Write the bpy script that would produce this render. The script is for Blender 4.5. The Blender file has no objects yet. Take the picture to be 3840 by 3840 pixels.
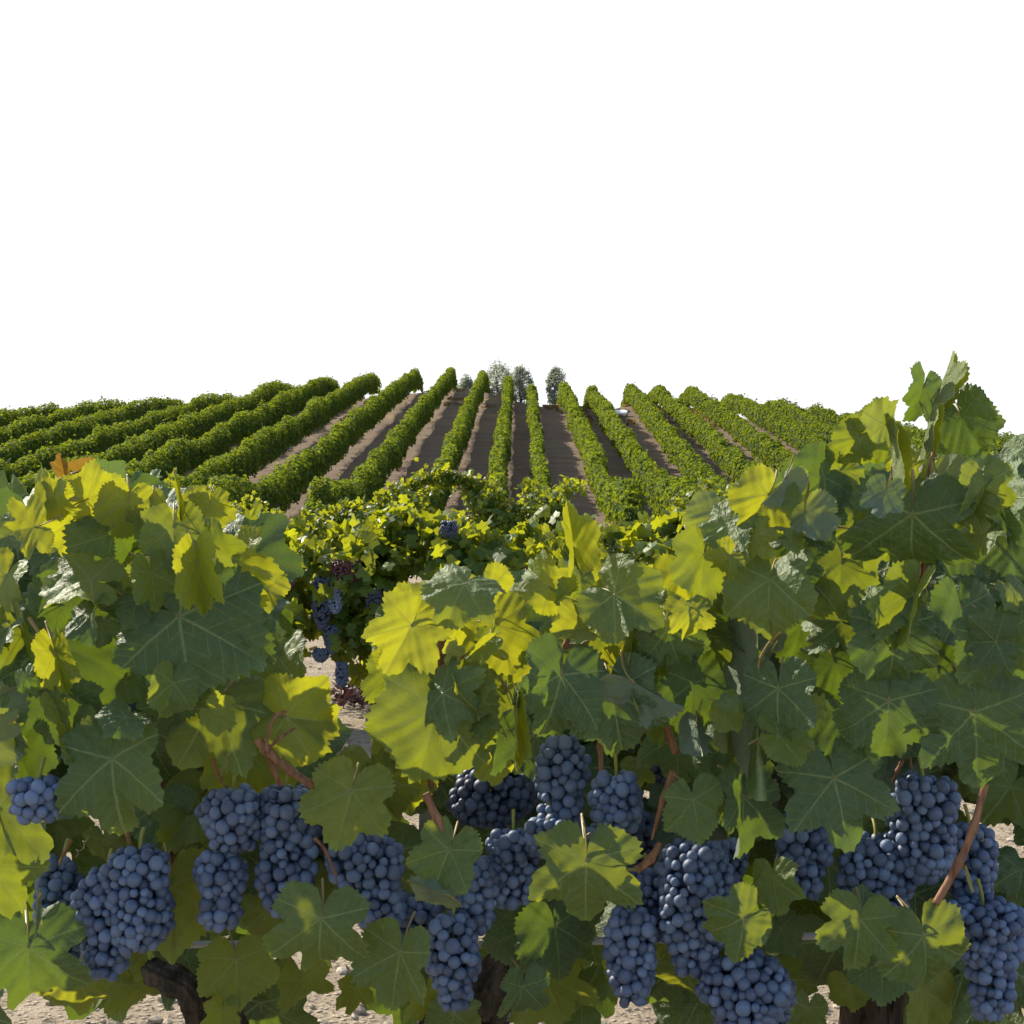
import bpy, bmesh, math, random
import numpy as np
from mathutils import Vector, Matrix

random.seed(7)
rng = np.random.default_rng(7)
S = bpy.context.scene
COL = S.collection
R = math.radians

# ------------------------------------------------------------------ camera, sky, sun, exposure
F = 5260.0            # focal length measured in pixels of the 3840 px wide photograph
CZ = 1.10             # eye height
cam_d = bpy.data.cameras.new("camera")
cam = bpy.data.objects.new("camera", cam_d)
COL.objects.link(cam)
cam.location = (0, 0, CZ)
cam.rotation_euler = (R(90), 0, 0)
cam_d.sensor_width = 36
cam_d.lens = 36 * F / 3840
cam_d.clip_start = 0.05
cam_d.clip_end = 3000
S.camera = cam

SUN_DIR = Vector((-0.64, 0.57, 0.58)).normalized()
w = bpy.data.worlds.new("World")
S.world = w
w.use_nodes = True
nt = w.node_tree
bg = nt.nodes["Background"]
sky = nt.nodes.new("ShaderNodeTexSky")
sky.sky_type = 'NISHITA'
sky.sun_disc = False
sky.sun_elevation = math.asin(SUN_DIR.z)
sky.sun_rotation = math.atan2(SUN_DIR.x, SUN_DIR.y)
sky.air_density = 1.0
sky.dust_density = 0.6
sky.ozone_density = 2.0
mx = nt.nodes.new("ShaderNodeMixRGB")
mx.inputs[2].default_value = (5.3, 5.4, 5.6, 1)      # bright white haze on the sun's side of the sky
wtc = nt.nodes.new("ShaderNodeTexCoord")
wdot = nt.nodes.new("ShaderNodeVectorMath"); wdot.operation = 'DOT_PRODUCT'
wdot.inputs[1].default_value = Vector((-0.22, 0.88, 0.30)).normalized()
nt.links.new(wtc.outputs['Generated'], wdot.inputs[0])
wmr = nt.nodes.new("ShaderNodeMapRange"); wmr.interpolation_type = 'SMOOTHSTEP'
wmr.inputs[1].default_value = 0.22; wmr.inputs[2].default_value = 0.74
wmr.inputs[3].default_value = 0.06; wmr.inputs[4].default_value = 0.96
nt.links.new(wdot.outputs['Value'], wmr.inputs[0])
nt.links.new(wmr.outputs[0], mx.inputs[0])
nt.links.new(sky.outputs[0], mx.inputs[1])
nt.links.new(mx.outputs[0], bg.inputs[0])
bg.inputs[1].default_value = 0.125

sd = bpy.data.lights.new("sun", 'SUN')
sd.energy = 5.0
sd.angle = R(0.5)
sd.color = (1.0, 0.92, 0.78)
sun = bpy.data.objects.new("sun", sd)
COL.objects.link(sun)
sun.rotation_euler = (-SUN_DIR).to_track_quat('-Z', 'Y').to_euler()
S.view_settings.view_transform = 'Standard'
S.view_settings.look = 'None'
S.view_settings.exposure = 0.78
S.view_settings.gamma = 1
S.cycles.max_bounces = 8
S.cycles.transmission_bounces = 6
S.cycles.transparent_max_bounces = 6
S.cycles.use_adaptive_sampling = True
S.cycles.adaptive_threshold = 0.02


def at(px, py, d):
    """point in the world that lies d metres ahead, given the photograph's pixel"""
    return Vector(((px - 1920) / F * d, d, CZ + (1920 - py) / F * d))


# ------------------------------------------------------------------ object helpers
def tag(o, label=None, cat=None, group=None, kind=None):
    if label: o['label'] = label
    if cat: o['category'] = cat
    if group: o['group'] = group
    if kind: o['kind'] = kind
    return o


def empty(name, loc):
    o = bpy.data.objects.new(name, None)
    o.empty_display_size = 0.05
    o.location = loc
    COL.objects.link(o)
    return o


def link(name, me, mat=None, parent=None, matrix=None):
    if mat is not None and not me.materials:
        me.materials.append(mat)
    o = bpy.data.objects.new(name, me)
    COL.objects.link(o)
    if parent is not None:
        o.parent = parent
    if matrix is not None:
        o.matrix_local = matrix
    return o


def world_of(o):
    m = o.matrix_local.copy() if o.parent else Matrix.Translation(o.location)
    p = o.parent
    while p:
        m = (p.matrix_local if p.parent else Matrix.Translation(p.location)) @ m
        p = p.parent
    return m


def np_mesh(name, verts, faces, smooth=True, attrs=None, uv=None):
    """verts (n,3); faces (m,k) all with k corners; attrs {name: per face floats}; uv per vertex"""
    me = bpy.data.meshes.new(name)
    verts = np.asarray(verts, np.float32)
    faces = np.asarray(faces, np.int32)
    m, k = faces.shape
    me.vertices.add(len(verts))
    me.vertices.foreach_set("co", verts.ravel())
    me.loops.add(m * k)
    me.loops.foreach_set("vertex_index", faces.ravel())
    me.polygons.add(m)
    me.polygons.foreach_set("loop_start", np.arange(0, m * k, k, dtype=np.int32))
    me.polygons.foreach_set("loop_total", np.full(m, k, np.int32))
    me.update(calc_edges=True)
    me.polygons.foreach_set("use_smooth", np.full(m, smooth, bool))
    for n, v in (attrs or {}).items():
        a = me.attributes.new(n, 'FLOAT', 'FACE')
        a.data.foreach_set("value", np.asarray(v, np.float32))
    if uv is not None:
        l = me.uv_layers.new(name="UVMap")
        l.data.foreach_set("uv", np.asarray(uv, np.float32)[faces.ravel()].ravel())
    me.validate()
    return me


def tube_arrays(pts, rads, n=10, wob=0.0):
    pts = [Vector(p) for p in pts]
    V, Fc = [], []
    up = Vector((0.3, 0.9, 0.2)).normalized()
    for i, p in enumerate(pts):
        t = (pts[min(i + 1, len(pts) - 1)] - pts[max(i - 1, 0)]).normalized()
        a = t.cross(up)
        if a.length < 1e-4: a = t.cross(Vector((1, 0, 0)))
        a.normalize()
        b = t.cross(a)
        for j in range(n):
            an = 2 * math.pi * j / n
            r = rads[i] * (1 + wob * (random.random() - .5) * 2)
            V.append(p + (a * math.cos(an) + b * math.sin(an)) * r)
    for i in range(len(pts) - 1):
        for j in range(n):
            Fc.append((i * n + j, i * n + (j + 1) % n, (i + 1) * n + (j + 1) % n, (i + 1) * n + j))
    for end in (0, len(pts) - 1):                    # caps as quads onto a centre
        c = len(V); V.append(pts[end])
        for j in range(0, n, 2):
            Fc.append((c, end * n + j, end * n + j + 1, end * n + (j + 2) % n))
    return np.array([tuple(v) for v in V]), np.array(Fc)


def spline(pts, rads, m=6):
    """Catmull-Rom through pts"""
    P = [Vector(p) for p in pts]
    out, ro = [], []
    for i in range(len(P) - 1):
        p0, p1, p2, p3 = P[max(i - 1, 0)], P[i], P[i + 1], P[min(i + 2, len(P) - 1)]
        for k in range(m):
            t = k / m
            out.append(0.5 * ((2 * p1) + (p2 - p0) * t + (2 * p0 - 5 * p1 + 4 * p2 - p3) * t * t + (3 * p1 - p0 - 3 * p2 + p3) * t ** 3))
            ro.append(rads[i] + (rads[i + 1] - rads[i]) * t)
    out.append(P[-1]); ro.append(rads[-1])
    return out, ro


def join_arrays(lst):
    V, Fc, n = [], [], 0
    for v, f in lst:
        V.append(np.asarray(v, float)); Fc.append(np.asarray(f) + n); n += len(v)
    return np.concatenate(V), np.concatenate(Fc)


# ------------------------------------------------------------------ materials
class NT:
    def __init__(s, name):
        s.m = bpy.data.materials.new(name)
        s.m.use_nodes = True
        s.t = s.m.node_tree
        s.t.nodes.clear()
        s.out = s.n("ShaderNodeOutputMaterial")

    def n(s, kind, **kw):
        x = s.t.nodes.new(kind)
        for k, v in kw.items():
            setattr(x, k, v)
        return x

    def l(s, a, b):
        s.t.links.new(a, b)

    def put(s, sock, v):
        if isinstance(v, bpy.types.NodeSocket): s.l(v, sock)
        elif v is not None: sock.default_value = v

    def math(s, op, a, b=None, c=None, clamp=False):
        x = s.n("ShaderNodeMath", operation=op)
        x.use_clamp = clamp
        s.put(x.inputs[0], a)
        if b is not None: s.put(x.inputs[1], b)
        if c is not None: s.put(x.inputs[2], c)
        return x.outputs[0]

    def mix(s, f, a, b, mode='MIX'):
        x = s.n("ShaderNodeMixRGB", blend_type=mode)
        for i, v in enumerate((f, a, b)):
            if isinstance(v, tuple) and len(v) == 3: v = v + (1,)
            s.put(x.inputs[i], v)
        return x.outputs[0]

    def noise(s, vec, scale, detail=4, rough=.55, col=False):
        x = s.n("ShaderNodeTexNoise")
        if vec is not None: s.l(vec, x.inputs['Vector'])
        x.inputs['Scale'].default_value = scale
        x.inputs['Detail'].default_value = detail
        x.inputs['Roughness'].default_value = rough
        return x.outputs['Color' if col else 'Fac']

    def ramp(s, f, stops):
        x = s.n("ShaderNodeValToRGB")
        e = x.color_ramp.elements
        while len(e) < len(stops): e.new(0.5)
        for i, (p, c) in enumerate(stops):
            e[i].position = p
            e[i].color = (tuple(c) + (1,))[:4] if isinstance(c, tuple) else (c, c, c, 1)
        s.l(f, x.inputs[0])
        return x.outputs[0]

    def smooth(s, v, lo, hi):
        x = s.n("ShaderNodeMapRange", interpolation_type='SMOOTHSTEP')
        s.put(x.inputs[0], v)
        x.inputs[1].default_value = lo
        x.inputs[2].default_value = hi
        return x.outputs[0]

    def bump(s, h, strength, dist):
        x = s.n("ShaderNodeBump")
        x.inputs['Strength'].default_value = strength
        x.inputs['Distance'].default_value = dist
        s.l(h, x.inputs['Height'])
        return x.outputs[0]

    def pbr(s, col, rough=.6, spec=.5, normal=None):
        x = s.n("ShaderNodeBsdfPrincipled")
        if isinstance(col, tuple): col = (col + (1,))[:4]
        s.put(x.inputs['Base Color'], col)
        s.put(x.inputs['Roughness'], rough)
        s.put(x.inputs['Specular IOR Level'], spec)
        if normal is not None: s.l(normal, x.inputs['Normal'])
        return x

    def done(s, sh):
        s.l(sh, s.out.inputs[0])
        return s.m


def leaf_material(name, top, young, under, trans, tfac, vein=(0.30, 0.36, 0.13), pucker=1.0):
    """grape leaf with veins drawn in the leaf's own uv space (stalk joint at uv 0,0, tip at 0,1)"""
    g = NT(name)
    uv = g.n("ShaderNodeUVMap").outputs[0]
    sep = g.n("ShaderNodeSeparateXYZ"); g.l(uv, sep.inputs[0])
    U, V = sep.outputs[0], sep.outputs[1]
    r = g.math('SQRT', g.math('ADD', g.math('MULTIPLY', U, U), g.math('MULTIPLY', V, V)))
    best = None; sec = None
    for a in (0, 52, -52, 108, -108):
        sx, sy = math.sin(R(a)), math.cos(R(a))
        along = g.math('ADD', g.math('MULTIPLY', U, sx), g.math('MULTIPLY', V, sy))
        across = g.math('ABSOLUTE', g.math('SUBTRACT', g.math('MULTIPLY', U, sy), g.math('MULTIPLY', V, sx)))
        w_ = g.math('MULTIPLY_ADD', r, -0.012, 0.025)
        v = g.math('SUBTRACT', 1, g.math('DIVIDE', across, w_), clamp=True)
        v = g.math('MULTIPLY', v, g.math('GREATER_THAN', along, 0))
        best = v if best is None else g.math('MAXIMUM', best, v)
        # side veins leave the main vein at an angle, only within its sector
        fr = g.math('PINGPONG', g.math('MULTIPLY_ADD', across, -0.75, along), 0.075)
        line = g.math('SUBTRACT', 1, g.math('DIVIDE', fr, 0.011), clamp=True)
        inside = g.math('MULTIPLY', g.math('LESS_THAN', across, g.math('MULTIPLY', along, 0.50)), g.math('GREATER_THAN', along, 0.1))
        line = g.math('MULTIPLY', line, inside)
        sec = line if sec is None else g.math('MAXIMUM', sec, line)
    geo = g.n("ShaderNodeNewGeometry")
    oi = g.n("ShaderNodeObjectInfo")
    at_ = g.n("ShaderNodeAttribute", attribute_name="rnd")
    rn = g.math('FRACT', g.math('ADD', oi.outputs['Random'], at_.outputs['Fac']))
    tc = g.n("ShaderNodeTexCoord").outputs['Object']
    pos = geo.outputs['Position']
    n1 = g.noise(pos, 22, 3)
    n2 = g.noise(pos, 160, 3, .6)
    n3 = g.noise(pos, 700, 2, .6)
    col = g.mix(g.math('MULTIPLY', g.ramp(n1, [(.35, 0.0), (.7, 1.0)]), .55), top, young)
    col = g.mix(g.ramp(rn, [(0, 0.0), (.55, .18), (1, .75)]), col, young)
    col = g.mix(g.math('MULTIPLY', g.ramp(n2, [(.3, 0.0), (.75, 1.0)]), .45), col, tuple(c * .6 for c in top))
    # small brown blemishes and browned margin
    spot = g.smooth(g.noise(pos, 60, 2), .73, .78)
    col = g.mix(g.math('MULTIPLY', spot, .6), col, (.10, .065, .02))
    edge = g.math('MULTIPLY', g.smooth(g.math('ADD', r, g.math('MULTIPLY', n1, .5)), 1.0, 1.3), .6)
    col = g.mix(edge, col, tuple(min(1, c * 1.3 + .02) for c in young))
    col = g.mix(g.math('MULTIPLY', sec, .5), col, vein)
    col = g.mix(g.math('MULTIPLY', best, .9), col, vein)
    ucol = g.mix(g.math('MULTIPLY', n2, .4), under, tuple(c * .62 for c in under))
    ucol = g.mix(g.math('MULTIPLY', g.math('MAXIMUM', best, g.math('MULTIPLY', sec, .5)), .6), ucol, tuple(min(1, c * 1.35) for c in under))
    col = g.mix(geo.outputs['Backfacing'], col, ucol)
    h = g.math('ADD', g.math('MULTIPLY', g.math('MAXIMUM', best, g.math('MULTIPLY', sec, .4)), 0.35), g.math('MULTIPLY', n2, .9))
    h = g.math('ADD', h, g.math('MULTIPLY', n3, .35))
    h = g.math('ADD', h, g.math('MULTIPLY', g.noise(pos, 75, 2), 1.6))
    nor = g.bump(h, .55 * pucker, .004)
    p = g.pbr(col, g.mix(geo.outputs['Backfacing'], (.50,) * 3, (.85,) * 3),   .5, nor)
    tr = g.n("ShaderNodeBsdfTranslucent")
    tcol = g.mix(g.math('MULTIPLY', g.math('MAXIMUM', best, g.math('MULTIPLY', sec, .6)), .6), trans, tuple(c * .35 for c in trans))
    tcol = g.mix(g.math('MULTIPLY', g.ramp(n1, [(.3, 0.0), (.75, 1.0)]), .5), tcol, tuple(c * .62 for c in trans))
    g.put(tr.inputs[0], tcol)
    ms = g.n("ShaderNodeMixShader")
    ms.inputs[0].default_value = tfac
    g.l(p.outputs[0], ms.inputs[1]); g.l(tr.outputs[0], ms.inputs[2])
    return g.done(ms.outputs[0])


def foliage_material(name, c1, c2, trans, tfac=.35, rough=.55, nscale=.6):
    """many small leaves: colour varies per leaf (rnd) and in broad patches"""
    g = NT(name)
    a = g.n("ShaderNodeAttribute", attribute_name="rnd").outputs['Fac']
    geo = g.n("ShaderNodeNewGeometry")
    n = g.noise(geo.outputs['Position'], nscale, 3)
    f = g.math('ADD', g.math('MULTIPLY', a, .75), g.math('MULTIPLY_ADD', n, .9, -.32), clamp=True)
    col = g.mix(f, c1, c2)
    p = g.pbr(col, rough, .35 if rough < .6 else .15)
    tr = g.n("ShaderNodeBsdfTranslucent")
    g.put(tr.inputs[0], g.mix(a, tuple(c * .7 for c in trans), trans))
    ms = g.n("ShaderNodeMixShader")
    ms.inputs[0].default_value = tfac
    g.l(p.outputs[0], ms.inputs[1]); g.l(tr.outputs[0], ms.inputs[2])
    return g.done(ms.outputs[0])


M = {}
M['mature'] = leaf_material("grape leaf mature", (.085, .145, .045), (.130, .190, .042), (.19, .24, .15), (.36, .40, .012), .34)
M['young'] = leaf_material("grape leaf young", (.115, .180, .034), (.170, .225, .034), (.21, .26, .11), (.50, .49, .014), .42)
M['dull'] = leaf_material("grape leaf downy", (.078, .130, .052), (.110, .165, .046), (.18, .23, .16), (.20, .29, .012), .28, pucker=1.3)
M['dry'] = leaf_material("grape leaf dry", (.20, .115, .03), (.27, .18, .04), (.26, .17, .07), (.36, .20, .02), .36, vein=(.25, .12, .03))
M['row'] = foliage_material("hill vine foliage", (.020, .058, .016), (.095, .150, .030), (.38, .46, .020), .33, .7, nscale=.35)
M['bushvine'] = foliage_material("middle vine foliage", (.030, .082, .016), (.085, .150, .022), (.52, .54, .015), .45, .45, nscale=2.2)
M['tree'] = foliage_material("hazed tree foliage", (.24, .26, .20), (.40, .42, .34), (.46, .50, .36), .55, .7, nscale=.5)  # distance haze put into the leaf colour, so paler and greyer


def simple(name, c1, c2, scale, rough=.7, spec=.4, bump=.4, bd=.002, stretch=None, detail=5):
    g = NT(name)
    tc = g.n("ShaderNodeTexCoord").outputs['Object']
    vec = tc
    if stretch:
        mp = g.n("ShaderNodeMapping"); mp.inputs['Scale'].default_value = stretch
        g.l(tc, mp.inputs[0]); vec = mp.outputs[0]
    n = g.noise(vec, scale, detail)
    col = g.mix(g.ramp(n, [(.32, 0.0), (.68, 1.0)]), c1, c2)
    return g.done(g.pbr(col, rough, spec, g.bump(n, bump, bd)).outputs[0])


M['cane'] = simple("reddish cane", (.13, .050, .026), (.36, .18, .095), 130, .7, .3, .8, .003, (1, 1, .2))
M['stalk'] = simple("leaf stalk", (.20, .20, .05), (.30, .17, .09), 40, .5, .4, .1)
M['bunchstem'] = simple("bunch stem", (.20, .22, .03), (.32, .28, .05), 60, .5)
M['bark'] = simple("old vine bark", (.012, .009, .007), (.12, .092, .07), 75, .95, .2, 1.0, .012, (1, 1, .16), 8)
M['hose'] = simple("grey hose", (.30, .31, .32), (.42, .42, .43), 30, .5, .4, .1)
M['stakewood'] = simple("weathered stake", (.34, .31, .27), (.52, .48, .42), 40, .85, .2, .5, .002, (1, 1, .1))
M['whitesheet'] = simple("white sheet", (.72, .73, .75), (.82, .82, .84), 3, .6, .3, .1)
M['timber'] = simple("dark timber", (.05, .04, .03), (.12, .09, .07), 20, .8)
M['stone'] = simple("stone", (.22, .17, .12), (.52, .44, .34), 14, .9, .2, .6, .01)
M['treebark'] = simple("tree bark", (.06, .05, .04), (.16, .13, .11), 20, .9)
M['drygrass'] = foliage_material("dry grass", (.20, .13, .05), (.36, .26, .11), (.40, .26, .09), .3, nscale=1)


def grape_material(name, dark, bloom, amount):
    g = NT(name)
    tc = g.n("ShaderNodeTexCoord").outputs['Object']
    oi = g.n("ShaderNodeObjectInfo").outputs['Random']
    mp = g.n("ShaderNodeVectorMath", operation='ADD'); g.l(tc, mp.inputs[0])
    cx = g.n("ShaderNodeCombineXYZ"); g.put(cx.inputs[0], g.math('MULTIPLY', oi, 7)); g.put(cx.inputs[1], g.math('MULTIPLY', oi, 3))
    g.l(cx.outputs[0], mp.inputs[1])
    n = g.noise(mp.outputs[0], 90, 4, .6)
    n2 = g.noise(mp.outputs[0], 420, 3, .7)
    f = g.math('ADD', g.math('MULTIPLY', g.ramp(n, [(.25, 0.0), (.72, 1.0)]), .55), g.math('MULTIPLY', n2, .35))
    f = g.math('MULTIPLY', f, g.math('MULTIPLY_ADD', oi, .95, amount - .12), clamp=True)
    col = g.mix(f, dark, bloom)
    sc = g.smooth(g.noise(mp.outputs[0], 260, 2), .74, .80)
    col = g.mix(g.math('MULTIPLY', sc, .5), col, (.05, .03, .03))
    rough = g.math('MULTIPLY_ADD', f, .35, .33)
    p = g.pbr(col, rough, .45, g.bump(g.math('ADD', n, g.math('MULTIPLY', n2, .4)), .22, .0012))
    return g.done(p.outputs[0])


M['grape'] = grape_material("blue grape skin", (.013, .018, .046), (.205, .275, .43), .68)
M['grapedark'] = grape_material("dark grape skin", (.010, .013, .030), (.11, .15, .24), .45)  # darker skin copy puts shade on set-back bunches; also used on far ones
M['grapered'] = grape_material("reddish grape skin", (.060, .012, .022), (.16, .06, .09), .4)


def ground_material():
    g = NT("vineyard soil")
    geo = g.n("ShaderNodeNewGeometry")
    pos = geo.outputs['Position']
    sep = g.n("ShaderNodeSeparateXYZ"); g.l(pos, sep.inputs[0])
    fine = g.noise(pos, 62, 6, .72)
    mid = g.noise(pos, 5, 5, .6)
    vor = g.n("ShaderNodeTexVoronoi"); g.l(pos, vor.inputs['Vector']); vor.inputs['Scale'].default_value = 42
    near = g.mix(g.ramp(mid, [(.3, 0.0), (.7, 1.0)]), (.30, .235, .165), (.46, .375, .27))
    near = g.mix(g.math('MULTIPLY', g.smooth(fine, .50, .60), .85), near, (.075, .062, .052))
    near = g.mix(g.math('MULTIPLY', g.smooth(vor.outputs['Distance'], .30, .05), .3), near, (.58, .50, .40))
    # worked soil on the slope: brown, streaked across the slope, dry grass near the crest
    mp = g.n("ShaderNodeMapping"); mp.inputs['Scale'].default_value = (.12, 1.1, .6)
    g.l(pos, mp.inputs[0])
    streak = g.noise(mp.outputs[0], 1.0, 6, .65)
    patch = g.noise(pos, .16, 4)
    grit = g.noise(pos, 2.6, 6, .7)
    far = g.mix(g.ramp(streak, [(.3, 0.0), (.72, 1.0)]), (.150, .108, .074), (.265, .192, .132))
    far = g.mix(g.math('MULTIPLY', g.ramp(grit, [(.4, 0.0), (.75, 1.0)]), .6), far, (.095, .068, .048))
    gr = g.math('MULTIPLY', g.smooth(patch, .52, .64), g.smooth(sep.outputs[2], 6.0, 12.5))
    far = g.mix(g.math('MULTIPLY', gr, .75), far, (.30, .21, .10))
    col = g.mix(g.smooth(sep.outputs[1], 18, 55), near, far)
    h = g.math('ADD', g.math('MULTIPLY', fine, .6), g.math('MULTIPLY', g.smooth(vor.outputs['Distance'], .4, .0), .6))
    nb = g.bump(h, .9, .03)
    return g.done(g.pbr(col, .95, .15, nb).outputs[0])


M['soil'] = ground_material()

# ------------------------------------------------------------------ terrain
CREST_PX = [-1500, 0, 400, 800, 1000, 1200, 1400, 1700, 1820, 1905, 2000, 2105, 2230, 2400, 2600, 2900, 3150, 3500, 3840, 5300]
CREST_D = [98, 117, 124, 131, 143, 153, 162, 174, 173, 160, 149, 151, 144, 152, 146, 131, 121, 106, 101, 86]
CU = [(x - 1920) / F for x in CREST_PX]
SLOPE = 0.16
D0 = 70.0


def crest_d(u):
    return sum(np.interp(np.asarray(u) + o, CU, CREST_D) for o in (-.012, -.006, 0, .006, .012)) / 5


def ground_z(x, y):
    x = np.asarray(x, float); y = np.asarray(y, float)
    soft = 1.6
    t = y - D0
    up = SLOPE * soft * np.logaddexp(0, t / soft)
    dc = crest_d(np.clip(x / np.maximum(y, 30), -.6, .6))
    over = np.maximum(0, y - (dc - 7))
    top = SLOPE * (dc - 7 - D0)
    fall = np.where(over > 0, -over ** 2 * 0.0105, 0)
    far = top + SLOPE * over + fall
    z = np.where(over > 0, far, up)
    z = np.maximum(z, -4 + 0 * z)
    bumps = (np.sin(x * .9 + y * .31) + np.sin(x * .37 - y * .53)) * .03
    return z + bumps * np.clip((y - 40) / 40, 0, 1) + .012 * np.sin(x * 2.1 + 1) * np.sin(y * 1.7)


xs = np.concatenate([np.linspace(-420, -75, 24)[:-1], np.linspace(-75, 75, 226), np.linspace(75, 420, 24)[1:]])
ys = np.concatenate([np.linspace(-12, 12, 60)[:-1], np.linspace(12, 60, 60)[:-1], np.linspace(60, 190, 190)[:-1], np.linspace(190, 900, 40)])
GX, GY = np.meshgrid(xs, ys)
GZ = ground_z(GX, GY)
nx, ny = len(xs), len(ys)
idx = np.arange(nx * ny).reshape(ny, nx)
fc = np.stack([idx[:-1, :-1], idx[:-1, 1:], idx[1:, 1:], idx[1:, :-1]], -1).reshape(-1, 4)
g_ob = link("ground", np_mesh("ground", np.stack([GX, GY, GZ], -1).reshape(-1, 3), fc), M['soil'])
tag(g_ob, kind='structure')

# stones and clods on the near ground
ico = bmesh.new(); bmesh.ops.create_icosphere(ico, subdivisions=1, radius=1)
IV = np.array([v.co[:] for v in ico.verts]); IF = np.array([[v.index for v in f.verts] for f in ico.faces]); ico.free()
nst = 4200
sy = 2.3 + 9.0 * rng.random(nst) ** 1.5
sx = (rng.random(nst) - .5) * 2 * (sy * .42 + .2)
ss = .004 + .016 * rng.random(nst) ** 3
P = IV[None] * (1 + .35 * (rng.random((nst, 12, 1)) - .5)) * (ss[:, None, None] * (np.array([1, 1, .6]) * (.7 + .6 * rng.random((nst, 1, 3)))))
P = P + np.stack([sx, sy, ground_z(sx, sy) + ss * .25], -1)[:, None]
Fs = (IF[None] + (np.arange(nst) * 12)[:, None, None]).reshape(-1, 3)
o = link("gravel", np_mesh("gravel", P.reshape(-1, 3), Fs, smooth=False), M['stone'])
tag(o, kind='stuff')


# ------------------------------------------------------------------ leaf clouds (small leaves)
def rot_frames(nrm, spin):
    """orthonormal frames from normals"""
    nrm = nrm / np.linalg.norm(nrm, axis=1, keepdims=True)
    ref = np.where(np.abs(nrm[:, 2:3]) < .9, np.array([[0, 0, 1.]]), np.array([[1., 0, 0]]))
    a = np.cross(ref, nrm); a /= np.linalg.norm(a, axis=1, keepdims=True)
    b = np.cross(nrm, a)
    c, s = np.cos(spin)[:, None], np.sin(spin)[:, None]
    return a * c + b * s, -a * s + b * c, nrm


KITE = np.array([[0, -.5, 0], [.5, .05, .16], [0, .55, -.05], [-.5, .05, .16]])
LOBE_O = []
for k, (an, rr) in enumerate([(0, .62), (26, .40), (52, .58), (82, .40), (112, .50), (150, .40), (180, .12), (210, .40), (248, .50), (278, .40), (308, .58), (334, .40)]):
    LOBE_O.append((rr * math.sin(R(an)), rr * math.cos(R(an)) - .05, -.35 * rr * rr + .16 * abs(math.sin(R(an))) * rr))
LOBE = np.array([(0, -.05, .03)] + LOBE_O)


def cloud(pos, nrm, size, shape='kite', bright=None):
    """arrays (verts, faces, rnd) of many leaves"""
    n = len(pos)
    a, b, c = rot_frames(nrm, rng.random(n) * 6.283)
    base = KITE if shape == 'kite' else LOBE
    loc = base[None] * size[:, None, None]
    loc = loc * np.stack([np.ones(n), np.ones(n), .4 + 1.6 * rng.random(n)], -1)[:, None]
    V = pos[:, None] + loc[..., 0:1] * a[:, None] + loc[..., 1:2] * b[:, None] + loc[..., 2:3] * c[:, None]
    k = len(base)
    if shape == 'kite':
        f = np.array([[0, 1, 2, 3]])
    else:
        m = k - 1
        f = np.array([[0, 1 + j, 1 + (j + 1) % m, 1 + (j + 2) % m] for j in range(0, m, 2)])
    Fc = (f[None] + (np.arange(n) * k)[:, None, None]).reshape(-1, 4)
    r = rng.random(n) if bright is None else bright
    return V.reshape(-1, 3), Fc, np.repeat(r, len(f))


# ------------------------------------------------------------------ vine rows on the hill
def vnoise(t, seed):
    """smooth 1d noise"""
    r = np.random.default_rng(seed).random(4096)
    i = np.floor(t).astype(int); f = t - i; f = f * f * (3 - 2 * f)
    return r[i % 4096] * (1 - f) + r[(i + 1) % 4096] * f - .5


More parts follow.
